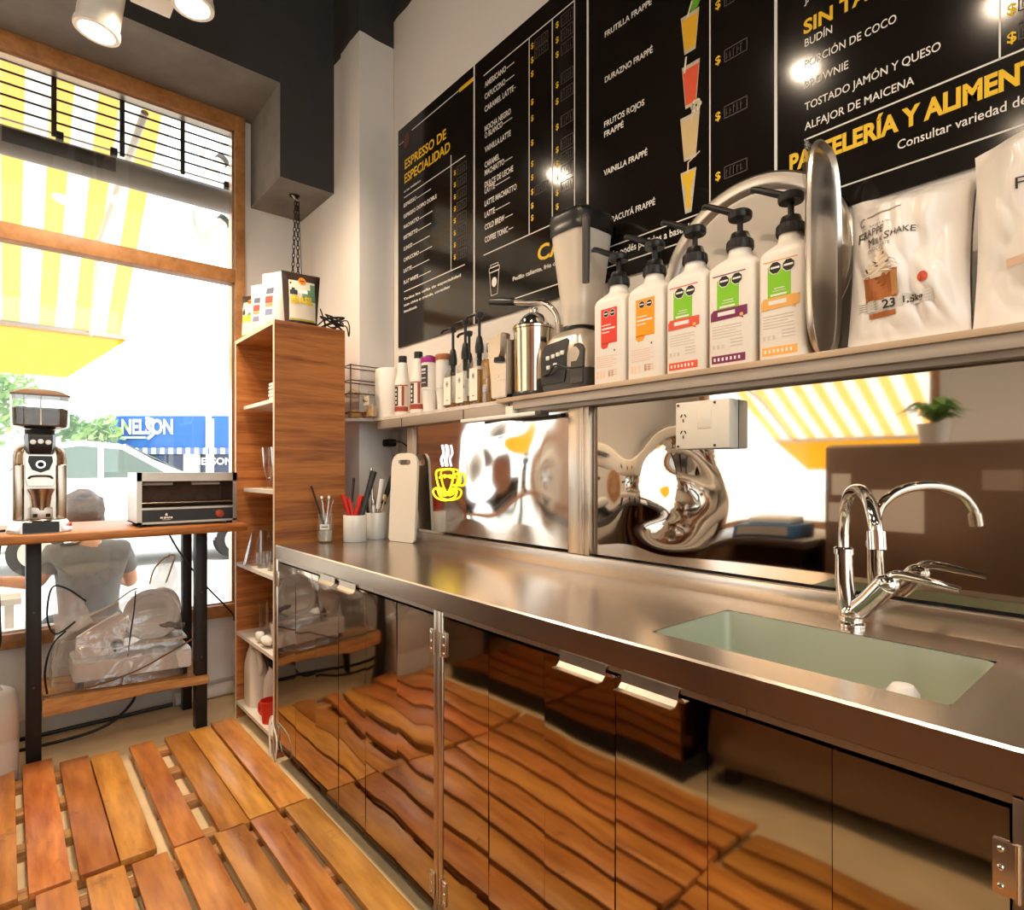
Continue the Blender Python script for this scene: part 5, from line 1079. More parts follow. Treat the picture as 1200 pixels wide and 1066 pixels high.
# on top: coffee bags
def pouch(name, label, c, w, h, d, rotz, mat, lab, group='bags on the wooden unit', seed=0, tw=.95):
    r = thing(name, label, 'coffee bag', (0, 0, 0), group)
    def half(a, v, s):
        e = 1 - abs(2 * a - 1) ** 3; ww = w * (1 - (1 - tw) * (1 - v)) if tw < 1 else w * (1 + (tw - 1) * v)
        return Vector((ww * (a - .5), -s * (d / 2) * e * (1 - v ** 3) * (1 if v > 0 else 1) - s * .001 + .003 * noise.noise(Vector((a * 4 + seed, v * 5, s))), h * v))
    b = MB(); b.grid(lambda a, v: half(a, v, 1), 16, 18); b.grid(lambda a, v: half(a, v, -1), 12, 12)
    b.add([half(i / 8, 0, 1) for i in range(9)] + [half(1 - i / 8, 0, -1) for i in range(9)], [tuple(range(18))]); b.build('pouch', mat, r, 60)
    if lab: lab(r, lambda x, z, dd=.001: Vector((x, half(x / w + .5, min(1, max(0, z / h)), 1).y - dd, z)), w, h)
    r.location = c; r.rotation_euler = (0, 0, R(rotz)); return r
def pq(b, on, m, x0, x1, z0, z1, d=.001, nu=8, nv=6): b.m = m; b.grid(lambda a, v: on(x0 + (x1 - x0) * a, z0 + (z1 - z0) * v, d), nu, nv)
brl = [M('bag_cream', '#efe6d0', .5), M('bag_green', '#6f9a7a', .5), M('bag_yellow', '#f4cf1e', .5), M('bag_orange', '#ef8b1e', .5), M('bag_black', '#2f3a33', .5), M('bag_olive', '#a9b23a', .5), M('bag_white', '#ffffff', .5)]
def brasil(r, on, w, h):
    b = MB(); pq(b, on, 0, -w * .34, w * .33, h * .08, h * .84)
    pq(b, on, 1, -w * .02, w * .33, h * .46, h * .60, .0015); pq(b, on, 1, w * .12, w * .33, h * .60, h * .68, .0015); pq(b, on, 1, w * .2, w * .33, h * .68, h * .80, .0015)
    pq(b, on, 4, -w * .32, -w * .14, h * .56, h * .65, .0017); pq(b, on, 4, -w * .28, -w * .2, h * .65, h * .69, .0017)
    b.m = 2; b.text('BRASIL', lambda x, z: on(-w * .31 + x, h * .40 + z, .0024), h * .14, w * .58, .05)
    pq(b, on, 5, -w * .33, w * .30, h * .08, h * .115, .0016)
    b.m = 3; b.add([on(0, h * .845, .002)] + [on(w * .10 * math.cos(i * math.pi / 8), h * .845 + w * .10 * math.sin(i * math.pi / 8), .002) for i in range(16)], [(0, i + 1, (i + 1) % 16 + 1) for i in range(16)])
    b.m = 4; pq(b, on, 4, -.010, .010, h * .835, h * .855, .003, 2, 2); pq(b, on, 6, -.02, .03, h * .6, h * .67, .0014, 3, 2)
    b.build('label', brl, r, 60)
pouch('coffee_bag', 'dark coffee bag with a BRASIL label standing at the front of the wooden unit', (1.045, 2.735, UZ), .178, .248, .07, -4, 'brownbag', brasil, tw=.82, seed=2)
def whitelab(c1, c2):
    def f(r, on, w, h):
        b = MB(); cs = c1
        for k, (z0, z1, m) in enumerate(((.62, .72, 0), (.46, .58, 1), (.40, .45, 3), (.26, .36, 2), (.1, .2, 4))): pq(b, on, m, -w * .16, w * .16, h * z0, h * z1)
        b.build('label', [M('lab_slate', '#6a6f80', .5), M('lab_red', '#d65b4a', .5), M('lab_blue', '#8c93b8', .5), M('lab_orange', '#eda56a', .5), M('lab_pale', '#e7d7cc', .5)], r, 60)
    return f
pouch('coffee_bag', 'white coffee bag with small coloured label behind the dark front bag', (.985, 2.925, UZ), .14, .29, .07, -62, 'white', whitelab(0, 0), seed=5, tw=.98)
pouch('coffee_bag', 'shorter white coffee bag with blue and red label, second from the window', (.965, 3.06, UZ), .12, .26, .06, -62, 'white', whitelab(0, 0), seed=8, tw=.98)
pouch('coffee_bag', 'dark coffee bag at the window end of the wooden unit', (.965, 3.195, UZ), .13, .235, .06, -60, 'brownbag', brasil, seed=11, tw=.85)
rn = random.Random(4); pts = []
for i in range(24): pts.append((1.20 + .055 * math.sin(i * 1.9) + rn.uniform(-.012, .012), 2.74 + .035 * math.cos(i * 1.3), UZ + .008 + .06 * abs(math.sin(i * .83)) + rn.uniform(0, .012)))
pts = [(1.135, 2.73, UZ + .10), (1.15, 2.73, UZ + .05), (1.12, 2.74, UZ + .01)] + pts + [(1.25, 2.70, UZ + .03), (1.262, 2.69, UZ - .02), (1.27, 2.70, UZ + .03), (1.26, 2.71, UZ + .06), (1.23, 2.72, UZ + .05)]
solo(MB().tube(pts, .0032, 7, k=5), 'cable_tangle', 'cable', 'tangle of black cable on top of the wooden unit', 'cable', (1.20, 2.74, UZ))
# chain from the boxed beam
r = thing('hanging_chain', 'dark chain hanging from the hole in the boxed beam above the unit', 'chain', (1.26, 3.36, 2.80))
def chain(p0, p1, n):
    b = MB(); p0, p1 = Vector(p0), Vector(p1); d = (p1 - p0); st = d.length / n; dn = d.normalized()
    for i in range(n):
        c = p0 + dn * (st * (i + .5)); s = Vector((.7589, -.6512, 0)) if i % 2 else Vector((.6512, .7589, 0)); l = st * .62; ww = .0075
        b.tube([c + dn * l * math.cos(a) + s * ww * math.sin(a) for a in [2 * math.pi * j / 12 for j in range(13)]], .0026, 6, smooth=False)
    return b
chain((1.255, 3.36, 2.79), (1.205, 3.30, 2.12), 26).build('links', 'blacksteel', r); chain((1.265, 3.36, 2.79), (1.245, 3.30, 2.12), 26).build('links', 'blacksteel', r)
MB().cyl((1.27, 3.36, 2.79), (1.275, 3.30, 2.06), .002, n=6).build('wire', 'blacksteel', r)
MB().tube([(1.23, 3.37, 2.81), (1.245, 3.36, 2.785), (1.26, 3.355, 2.77), (1.275, 3.36, 2.79), (1.27, 3.37, 2.81)], .006, 8).build('hook', 'alu', r)
MB().lathe([(0, 0), (.03, 0), (.03, .003), (0, .003)], (1.25, 3.37, 2.7965), 24).build('hole_plate', 'blackm', r)

# in the shelves
for k in range(5):
    b = MB(); w = .058 + .002 * (k % 2); b.box(1.01 - w, 1.01 + w + .1, 2.80 - .06, 2.80 + .10 + .004 * (k % 3), 1.5605 + k * .017, 1.5605 + k * .017 + .0155, .005)
    solo(b, 'folded_cloth', 'whitem', ['bottom', 'second', 'third', 'fourth', 'top'][k] + ' folded white napkin of the pile on the top shelf', 'napkin', (1.01, 2.8, 1.5605 + k * .017), 'folded white napkins')
def flute(x, y, label, z=1.1355):
    b = MB(); b.lathe([(0, 0), (.028, 0), (.028, .003), (.006, .010), (.005, .03), (.012, .05), (.026, .11), (.033, .205), (.0315, .205), (.0245, .11), (.010, .054), (0, .05)], (x, y, z), 28)
    return solo(b, 'footed_glass', 'glassware', label, 'glass', (x, y, z), 'footed glasses on the shelf')
flute(.995, 3.03, 'footed glass on the second shelf of the wooden unit'); flute(1.0, 2.915, 'footed glass half hidden by the unit side panel')
def tumbler(x, y, z, r0, r1, h, label):
    b = MB(); b.lathe([(0, 0), (r0, 0), (r1, h), (r1 * .96, h), (r0 * .94, .008), (0, .008)], (x, y, z), 28)
    return solo(b, 'tumbler', 'glassware', label, 'glass', (x, y, z), 'tumblers in the wooden unit')
tumbler(.99, 3.13, .7525, .085, .045, .17, 'wide-based clear glass carafe on the shelf level with the worktop')
tumbler(.955, 2.98, .7525, .030, .036, .075, 'low glass tumbler before the carafe'); tumbler(.965, 2.86, .7525, .030, .036, .08, 'low glass tumbler beside the worktop end')
tumbler(1.09, 2.98, .7525, .034, .040, .15, 'tall tumbler behind the low ones')
tumbler(1.02, 3.13, .3945, .038, .042, .15, 'tall tumbler at the back of the lower shelf'); tumbler(1.09, 3.02, .3945, .036, .04, .15, 'tall tumbler on the lower shelf behind the cream cup')
b = MB(); b.lathe([(0, 0), (.026, 0), (.034, .075), (.036, .085), (.033, .085), (.026, .008), (0, .008)], (1.01, 2.95, .3945), 24); solo(b, 'small_cup', 'ceramic', 'small cream cup on the lower shelf', 'cup', (1.01, 2.95, .3945))
b = MB(); b.lathe([(0, 0), (.03, 0), (.04, .07), (.043, .09), (.038, .09), (.036, .075), (0, .07)], (1.015, 2.83, .3945), 24); solo(b, 'flower_pot', M('terracotta', '#a1572c', .7), 'small terracotta pot on the lower shelf', 'pot', (1.015, 2.83, .3945))
b = MB(); b.ball((.93, 2.86, .3945 + .030), (.026, .05, .024), 18, 12); b.ball((.928, 2.95, .3945 + .032), (.022, .028, .026), 16, 10); b.noise(.006, 40)
solo(b, 'cloth_bundle', 'whitem', 'cream rolled cloth at the front of the lower shelf', 'cloth', (.935, 2.9, .3945), smooth=60)
r = thing('detergent_bottle', 'cream detergent bottle with handle on the bottom shelf', 'bottle', (.96, 3.14, .0355)); DY = .09
b = MB(); b.loft([[Vector((.97 + p, 3.06 + DY + q + dy, .0355 + z)) for p, q in rrect(a, c, min(a, c) * .3)] for z, a, c, dy in ((0, .09, .13, 0), (.17, .09, .13, 0), (.20, .085, .11, .01), (.25, .06, .07, .03), (.28, .04, .045, .035), (.30, .036, .04, .035))]); b.build('bottle', 'cream', r, 60)
MB().tube([(.97, 3.015 + DY, .19), (.97, 2.985 + DY, .23), (.97, 3.01 + DY, .29), (.97, 3.08 + DY, .315)], .014, 12).build('grip', 'cream', r)
MB().lathe([(0, 0), (.022, 0), (.022, .03), (0, .032)], (.97, 3.095 + DY, .3355), 20).build('cap', 'blackm', r)
r = thing('spray_bottle', 'white spray bottle with black trigger on the bottom shelf', 'spray bottle', (1.0, 3.0, .0355))
MB().lathe([(0, 0), (.038, 0), (.04, .006), (.04, .12), (.036, .16), (.016, .20), (.014, .22), (0, .222)], (1.0, 3.0, .0355), 28).build('bottle', 'white', r)
b = MB(); b.box(.985, 1.015, 2.94, 3.03, .255, .285, .006); b.tube([(1.0, 2.96, .26), (1.0, 2.945, .235), (1.0, 2.95, .215)], .006, 8); b.build('trigger', 'blackm', r)
for k in range(3):
    b = MB(); b.lathe([(0, 0), (.05, 0), (.058, .02), (.056, .022), (.048, .004), (0, .004)], (1.03, 2.88, .17 + k * .022), 28)
    solo(b, 'shallow_dish', 'cream', ['lowest', 'middle', 'top'][k] + ' cream dish of the pile on the bottom shelf', 'container', (1.03, 2.88, .17 + k * .022), 'cream dishes in a pile')
b = MB(); b.lathe([(0, 0), (.05, 0), (.052, .13), (0, .134)], (1.06, 2.88, .0355), 24); solo(b, 'dark_tin', 'darkgrey', 'dark tin under the pile of cream dishes', 'tin', (1.03, 2.88, .0355))
r = thing('red_jug', 'red plastic measuring jug at the front of the bottom shelf', 'jug', (.94, 2.865, .0355)); DY = .12
MB().lathe([(0, 0), (.032, 0), (.042, .10), (.044, .105), (.040, .105), (.032, .01), (0, .01)], (.945, 2.745 + DY, .0355), 28).build('body', 'red', r)
MB().tube([(.93, 2.785 + DY, .13), (.92, 2.81 + DY, .11), (.92, 2.81 + DY, .07), (.93, 2.78 + DY, .06)], .007, 10).build('handle', 'red', r)
b = MB(); b.tube([(.91, 2.70, .13), (.885, 2.675, .10), (.875, 2.645, .02), (.868, 2.60, -.06), (.862, 2.545, .0), (.872, 2.555, .08), (.885, 2.64, .115), (.90, 2.69, .13), (.89, 2.70, .10), (.88, 2.66, -.02), (.865, 2.56, -.07)], .0035, 8)
solo(b, 'extension_lead', 'whitecable', 'white cord looping out of the bottom shelf', 'cord', (.91, 2.70, .13))
# ------------------------------------------------------------------ table at the window
t = thing('window_table', 'high wooden table on black steel legs before the shop window', 'table', (.35, 3.4, ZF))
TZ = .974
b = MB(); b.box(-.30, .884, 2.985, 3.60, TZ - .038, TZ, .008, 3); b.build('table_top', 'tabletop', t)
for x, nm in ((.087, 0), (.735, 1)):
    b = MB(); b.box(x - .026, x + .026, 3.225, 3.285, ZF, TZ - .04, .002); b.build('leg', 'blacksteel', t)
    b = MB(); b.box(x - .022, x + .022, 3.53, 3.58, ZF, TZ - .04, .002); b.build('leg', 'blacksteel', t)
    MB().box(x - .018, x + .018, 3.285, 3.53, .13, .165, .002).build('stretcher', 'blacksteel', t)
    MB().box(x + .03, x + .10, 3.26, 3.30, TZ - .05, TZ - .0385).build('bracket', 'blacksteel', t)
    for z in (.30, .62): MB().cyl((x, 3.222, z), (x, 3.226, z), .005, n=10).build('bolt', 'darkgrey', t)
b = MB()
b.loft([[Vector((x, y + .004 * math.sin(x * 23), z)) for y, z in ((3.20, .172 + dz - max(0, .036 - .09 * (x - .115))), (3.205, .212 + dz), (3.56, .212 + dz), (3.56, .17 + dz))] for x, dz in ((.115, .035), (.22, .028), (.34, .022), (.46, .014), (.58, .008), (.70, .0), (.765, -.003))]); bmesh.ops.bevel(b.bm, geom=b.bm.edges[:], offset=.006, segments=2, affect='EDGES')
b.build('lower_shelf', 'rawwood', t)

# coffee grinder
TT = TZ; TZ = .955; GX, GY = .112, 3.36
r = thing('coffee_grinder', 'steel coffee grinder with hopper of beans on the window table', 'coffee grinder', (GX, GY, TZ + .001))
gsteel = M('grinder_steel', '#b3a596', .25, 1.0)
def oct_(z, w, d, c=.3): return [Vector((GX + x * w, GY + y * d, TZ + z)) for x, y in ((-1, -c), (-1 + (1 - c) * .55, -1), (1 - (1 - c) * .55, -1), (1, -c), (1, 1), (-1, 1))]
b = MB(); b.loft([oct_(.002, .112, .12), oct_(.012, .112, .12), oct_(.045, .10, .115), oct_(.055, .094, .11)]); b.build('base', M('grinder_base', '#d9d6d4', .3, .5), r, 30)
b = MB(); b.loft([[Vector((GX + x, GY + y, TZ + z)) for x, y in ((-.045, -.095), (-.062, -.132), (.062, -.132), (.045, -.095))] for z in (.004, .05)]); b.build('grounds_tray', 'black', r); 
MB().lathe([(0, .05), (.046, .05), (.05, .056), (.046, .06), (.04, .054), (0, .054)], (GX, GY - .085, TZ), 28, sy=.8).build('tray_dish', MT['utensil'], r)
def body(z, w, d0, d1): return [Vector((GX + x, GY + y, TZ + z)) for x, y in ((-w, d1), (-w, d0 + .03), (-w + .03, d0), (w - .03, d0), (w, d0 + .03), (w, d1))]
b = MB(); b.loft([body(.05, .094, -.03, .10), body(.335, .094, -.03, .10), body(.365, .088, -.025, .095), body(.39, .06, -.02, .09)]); bmesh.ops.bevel(b.bm, geom=b.bm.edges[:], offset=.006, segments=2, affect='EDGES'); b.build('body', gsteel, r, 40)
for s in (-1, 1): MB().box(GX + s * .074 - .019, GX + s * .074 + .019, GY - .05, GY - .028, TZ + .055, TZ + .30, .008, 3).build('side_column', gsteel, r)
b = MB(); b.prism([(-.052, .34), (.052, .34), (.05, .235), (.042, .205), (-.042, .205), (-.05, .235)], lambda x, z: (GX + x, GY - .066, TZ + z), lambda x, z: (GX + x, GY - .03, TZ + z)); b.build('face_plate', M('face_steel', '#d8cdc2', .3, .9), r)
b = MB(); b.prism([(-.04 , .335), (.04, .335), (.043, .31), (.03, .275), (.0, .262), (-.03, .275), (-.043, .31)], lambda x, z: (GX + x, GY - .070, TZ + z), lambda x, z: (GX + x, GY - .06, TZ + z)); b.build('collar_shield', 'black', r)
b = MB(); b.tube([(GX, GY - .06, TZ + .30), (GX, GY - .088, TZ + .298)], .0175, 20, smooth=False); b.build('grind_spout', 'chrome', r); b = MB(); b.tube([(GX, GY - .08, TZ + .298), (GX, GY - .0895, TZ + .2975)], .011, 16, smooth=False); b.build('spout_opening', 'blackm', r)
b = MB(); b.tube([(GX - .04, GY - .07, TZ + .238), (GX - .03, GY - .105, TZ + .246), (GX, GY - .112, TZ + .248), (GX + .03, GY - .105, TZ + .246), (GX + .04, GY - .07, TZ + .238)], .0045, 8); b.build('portafilter_fork', 'blacksteel', r)
b = MB(); b.lathe([(0, .10), (.028, .10), (.036, .165), (.045, .185), (.047, .192), (.042, .192), (.034, .168), (0, .16)], (GX + .002, GY - .085, TZ), 28); b.build('dosing_cup', MT['utensil'], r)
b = MB(); b.box(GX - .036, GX + .040, GY - .112, GY - .06, TZ + .062, TZ + .112, .004); c_ = b.build('cup_holder', 'alu', r)
for s in (-.02, .024): MB().box(GX + s - .008, GX + s + .008, GY - .1135, GY - .111, TZ + .07, TZ + .085).build('slot', 'blackm', c_)
b = MB(); b.loft([[Vector((GX + x, GY + y, TZ + z)) for x, y in ((-w, .03), (-w, -.03), (-w * .75, f), (w * .75, f), (w, -.03), (w, .03))] for z, w, f in ((.345, .045, -.055), (.36, .052, -.07), (.405, .056, -.078), (.43, .056, -.068))]); b.build('control_head', 'black', r)
for k in (-1, 0, 1):
    X = Matrix.Translation((GX + k * .026, GY - .0795, TZ + .398 + .003 * (k == 0) - .003)); MB().lathe([(0, 0), (.011, 0), (.010, .003), (0, .0035)], n=18, X=X @ Matrix.Rotation(R(90), 4, 'X')).build('dial_button', 'alu', r)
b = MB(); b.lathe([(0, .425), (.052, .425), (.054, .452), (0, .454)], (GX, GY, TZ), 28); b.build('hopper_collar', 'blackm', r)
hop = lambda z, w: [Vector((GX + p, GY + q, TZ + z)) for p, q in rrect(2 * w, 2 * w * .9, .018)]
b = MB(); b.loft([hop(.452, .05), hop(.463, .097), hop(.468, .100), hop(.598, .102), hop(.598, .099), hop(.47, .097), hop(.462, .05)], cap=False); b.build('hopper', 'glassware', r, 30)
b = MB(); b.loft([hop(.456, .046), hop(.467, .092), hop(.54, .0955), hop(.546, .08)]); b.noise(.004, 60, 2); b.build('coffee_beans', M('roast_beans', '#3a2216', .5, var=.5, vscale=140, bump=.6, bscale=120), r, 60)
MB().cyl((GX, GY - .088, TZ + .47), (GX, GY - .088, TZ + .60), .003, n=8).build('hopper_seam', MT['whitem'], r)
b = MB(); b.loft([hop(.596, .104), hop(.604, .104), hop(.622, .075), hop(.632, .04), hop(.633, .01)]); b.build('hopper_lid', M('smoky_lid', '#6a5140', .3), r, 30)
MB().lathe([(0, 0), (.009, 0), (.009, .012), (0, .013)], n=16, X=Matrix.Translation((GX + .10, GY - .03, TZ + .03)) @ Matrix.Rotation(R(90), 4, 'Y')).build('power_switch', 'red', r)

# salamander grill
r = thing('toaster_grill', 'open-fronted steel toaster grill on the window table', 'toaster oven', (.69, 3.42, TZ + .012))
x0, x1, ya, yb, z0, z1 = .468, .913, 3.275, 3.56, TZ + .014, TZ + .262
st = M('toaster_steel', '#b7aa9c', .3, 1.0, rvar=.06, vscale=10)
b = MB(); b.box(x0, x1, ya, yb, z1 - .006, z1, .002); b.box(x0, x0 + .006, ya, yb, z0, z1 - .006); b.box(x1 - .006, x1, ya, yb, z0, z1 - .006); b.box(x0, x1, yb - .006, yb, z0, z1); b.box(x0, x1, ya, yb, z0, z0 + .006)
b.box(x0, x0 + .02, ya - .002, ya + .004, z0, z1); b.box(x1 - .02, x1, ya - .002, ya + .004, z0, z1); b.box(x0, x1, ya - .002, ya + .004, z1 - .042, z1); b.box(x0 + .02, x1 - .02, ya - .002, ya + .004, z0 + .068, z0 + .078); b.box(x0, x1, ya - .002, ya + .004, z0, z0 + .010)
b.build('casing', st, r)
MB().box(x0 + .008, x1 - .008, ya + .03, yb - .008, z0 + .075, z0 + .08).build('cooking_floor', MT['darkgrey'], r)
b = MB()
for i in range(14): b.cyl((x0 + .03 + .03 * i, ya + .02, z0 + .10), (x0 + .03 + .03 * i, yb - .02, z0 + .10), .0025, n=6)
b.cyl((x0 + .01, ya + .02, z0 + .10), (x1 - .01, ya + .02, z0 + .10), .003, n=6); b.build('grill_rack', 'utensil', r)
MB().box(x0 + .007, x1 - .007, yb - .012, yb - .007, z0 + .08, z1 - .01).build('back_liner', M('browned_steel', '#5f4430', .5, .6, var=.3, vscale=18), r)
for x in (x0 + .10, x1 - .13): MB().cyl((x - .07, ya + .06, z1 - .055), (x + .06, ya + .06, z1 - .055), .008, n=12).build('heating_rod', M('quartz_rod', '#d9cfc4', .3), r)
b = MB(); b.box(x0 + .02, x1 - .02, ya - .0025, ya + .003, z0 + .010, z0 + .068); pn = b.build('control_strip', 'black', r)
b = MB()
for i_, w_ in enumerate((.006, .004, .007, .005, .006, .005, .007)): b.box(x0 + .096 + i_ * .0075, x0 + .096 + i_ * .0075 + w_, ya - .0035, ya - .003, z0 + .024 + .001 * (i_ % 2), z0 + .033)
b.lathe([(0, 0), (.006, 0), (.004, .01), (0, .014)], n=12, X=Matrix.Translation((x0 + .122, ya - .003, z0 + .038)) @ Matrix.Scale(.15, 4, (0, 1, 0))); b.box(x0 + .105, x0 + .14, ya - .0035, ya - .003, z0 + .018, z0 + .0195)
b.build('maker_mark', 'inkw', pn)
b = MB(); b.lathe([(0, 0), (.02, 0), (.018, .018), (0, .02)], n=24, X=Matrix.Translation((x1 - .085, ya - .002, z0 + .038)) @ Matrix.Rotation(R(90), 4, 'X')); b.box(x1 - .087, x1 - .083, ya - .026, ya - .02, z0 + .022, z0 + .054); b.build('dial_knob', M('red_amber_knob', '#a3401f', .25), pn)
for x in (x0 + .03, x1 - .03):
    for y in (ya + .03, yb - .03): MB().cyl((x, y, TZ + .001), (x, y, z0 + .002), .014, n=14).build('foot', 'blackm', r)

for nm_ in ('coffee_grinder', 'toaster_grill'):
    o = bpy.data.objects[nm_]; l = o.location.copy(); o.scale = (.928,) * 3; o.location = (l.x * .928, l.y * .928, TT + .0008 + (l.z - TZ - .001) * .928)
TZ = TT
# food slicer under its clear dust bag
SZ = .252
r = thing('food_slicer', 'white meat slicer wrapped in a clear plastic bag on the lower table shelf', 'slicer', (.44, 3.38, .24))
wh = M('slicer_enamel', '#ece3d8', .3, coat=.3)
b = MB(); b.loft([[Vector((x, y, z + dz)) for y, z in ((3.27, .262), (3.27, .345), (3.30, .36), (3.48, .36), (3.50, .262))] for x, dz in ((.225, .012), (.45, .002), (.70, -.012))]); bmesh.ops.bevel(b.bm, geom=b.bm.edges[:], offset=.006, segments=2, affect='EDGES'); b.build('base', wh, r, 30)
b = MB(); b.loft([[Vector((x, y, z)) for y, z in ((3.275, .395), (3.275, .405), (3.40, .41), (3.40, .40))] for x in (.33, .68)]); b.build('carriage', MT['alu'], r)
b = MB(); b.lathe([(0, 0), (.118, 0), (.124, .008), (.124, .016), (.116, .022), (.10, .022), (.095, .016), (.02, .016), (0, .02)], n=48, X=Matrix.Translation((.545, 3.37, .515)) @ Matrix.Rotation(R(75), 4, 'X')); b.build('blade_guard', wh, r)
b = MB()
for i in range(9): b.box(.475 + .003 * abs(i - 4), .61 - .003 * abs(i - 4), 3.338, 3.347, .455 + i * .0145, .460 + i * .0145)
b.build('gauge_ribs', wh, r)
b = MB(); b.prism([(.23, .365), (.42, .37), (.43, .52), (.40, .56), (.24, .47)], lambda x, z: (x, 3.31, z), lambda x, z: (x, 3.325, z)); b.build('gauge_plate', MT['alu'], r)
MB().lathe([(0, 0), (.026, 0), (.024, .03), (0, .034)], n=20, X=Matrix.Translation((.392, 3.31, .405)) @ Matrix.Rotation(R(90), 4, 'X')).build('thickness_knob', 'blackm', r)
MB().ball((.60, 3.46, .52), (.09, .06, .11), 20, 14).build('motor_hood', wh, r)
b = MB(); b.tube([(.56, 3.36, .46), (.62, 3.345, .455), (.68, 3.34, .44)], .018, 12); b.build('carriage_handle', MT['darkgrey'], r)
for x, dz in ((.25, .01), (.67, -.012)): 
    for y in (3.30, 3.47): MB().cyl((x, y, (.2155 if x > .5 else .2405)), (x, y, .27 + dz), .016, n=14).build('foot', 'blackm', r)
MT['flap'] = M_clear('milky_film', (.95, .95, .95), .2, rough=.12, body=.55, bodycol='#ece6de', bump=.5, bscale=14, edge=.9)
def plastic():
    b = MB()
    def shell(u, v):
        a = 2 * math.pi * u
        top = [(0, .235), (.25, .30), (.5, .42), (.75, .55), (.9, .62), (1, .64)]
        rx = .268 - .02 * v; ry = .145 - .05 * v
        x = .415 + rx * math.copysign(abs(math.cos(a)) ** .5, math.cos(a)); y = 3.385 + ry * math.copysign(abs(math.sin(a)) ** .5, math.sin(a))
        hh = .405 - .05 * ((x - .60) / .18) ** 2 if x > .42 else .405 - .05 + (.42 - x) * -.32
        z = .253 - .06 * (x - .13) + hh * v ** .9
        if v > .7: k = (v - .7) / .3; y = 3.385 + (y - 3.385) * (1 - .75 * k * k); x = .415 + (x - .415) * (1 - .12 * k)
        n_ = noise.noise_vector(Vector((x * 7, y * 9, z * 6))) * .022 + noise.noise_vector(Vector((x * 19, y * 17, z * 15))) * .008
        n_.z = abs(n_.z) * .6 * min(1, v * 4)
        return Vector((x, y, z)) + n_ * min(1, v * 3)
    b.grid(shell, 72, 34)
    return b
o = plastic().build('dust_bag', 'film', r, 80)
flap = lambda p, w: MB().grid(lambda u, v: (Vector(p[0]) * (1 - u) + Vector(p[1]) * u) * (1 - v) + (Vector(p[3]) * (1 - u) + Vector(p[2]) * u) * v + noise.noise_vector(Vector((u * 3, v * 3, w))) * .015, 14, 14)
flap([(.16, 3.31, .46), (.30, 3.31, .53), (.27, 3.33, .64), (.165, 3.31, .70)], 1).build('bag_flap', MT['flap'], r, 80)
flap([(.52, 3.33, .66), (.66, 3.34, .62), (.63, 3.36, .82), (.57, 3.35, .76)], 5).build('bag_flap', MT['flap'], r, 80)
pip = M('bag_piping', '#7a5b3c', .5)
MB().tube([(.235, 3.30, .545), (.165, 3.305, .50), (.135, 3.30, .58), (.150, 3.30, .705), (.20, 3.305, .70), (.275, 3.31, .63)], .004, 8).build('piping', 'cable', r)
MB().tube([(.27, 3.29, .56), (.36, 3.285, .60), (.44, 3.285, .655), (.47, 3.29, .665)], .004, 8).build('piping', M('clear_piping', '#e0d6c8', .4), r)
MB().tube([(.12, 3.235, .256), (.14, 3.225, .255), (.30, 3.22, .262), (.46, 3.22, .295), (.58, 3.222, .345), (.70, 3.24, .395)], .004, 8).build('piping', pip, r)
MB().tube([(.132, 3.235, .262), (.125, 3.24, .36), (.150, 3.27, .46), (.20, 3.29, .51)], .004, 8).build('piping', 'cable', r)
MB().tube([(.53, 3.34, .67), (.55, 3.345, .74), (.595, 3.35, .79), (.64, 3.35, .80), (.625, 3.35, .74), (.60, 3.34, .67)], .004, 8).build('piping', M('gold_piping', '#c39a52', .5), r)
MB().tube([(.465, 3.29, .655), (.455, 3.27, .56), (.44, 3.265, .45), (.43, 3.26, .36)], .003, 8).build('piping', 'cable', r)

# jug, pipe and leads by the window wall
r = thing('water_jug', 'large white plastic jug on the floor left of the table leg', 'jug', (-.075, 3.24, ZF))
jj = lambda z, w, d: [Vector((-.075 + p, 3.24 + q, ZF + z)) for p, q in rrect(w, d, min(w, d) * .32)]
b = MB(); b.loft([jj(0, .19, .19), jj(.01, .225, .22), jj(.16, .23, .225), jj(.17, .222, .217), jj(.19, .222, .217), jj(.20, .23, .225), jj(.31, .228, .222), jj(.355, .20, .19), jj(.375, .14, .13)]); b.build('body', M('hdpe_grey', '#d9cdc0', .5, sss=.1), r, 50)
MB().tube([(-.14, 3.22, ZF + .35), (-.13, 3.22, ZF + .41), (-.06, 3.22, ZF + .415), (-.02, 3.22, ZF + .36)], .016, 12).build('handle', M('hdpe_grey', '#d9cdc0', .5), r)
MB().lathe([(0, .37), (.024, .37), (.024, .40), (0, .402)], (-.10, 3.27, ZF), 20).build('cap', 'whitem', r)
r = thing('drain_pipe', 'white plastic pipe stub along the foot of the window wall', 'pipe', (.85, 3.62, ZF))
b = MB(); b.tube([(.70, 3.62, -.018), (.99, 3.62, -.016)], .035, 24, smooth=False); b.build('pipe', M('pvc', '#e3dcd2', .4), r); MB().tube([(.69, 3.62, -.016), (.705, 3.62, -.016)], .038, 24, smooth=False).build('collar', M('pvc', '#e3dcd2', .4), r)
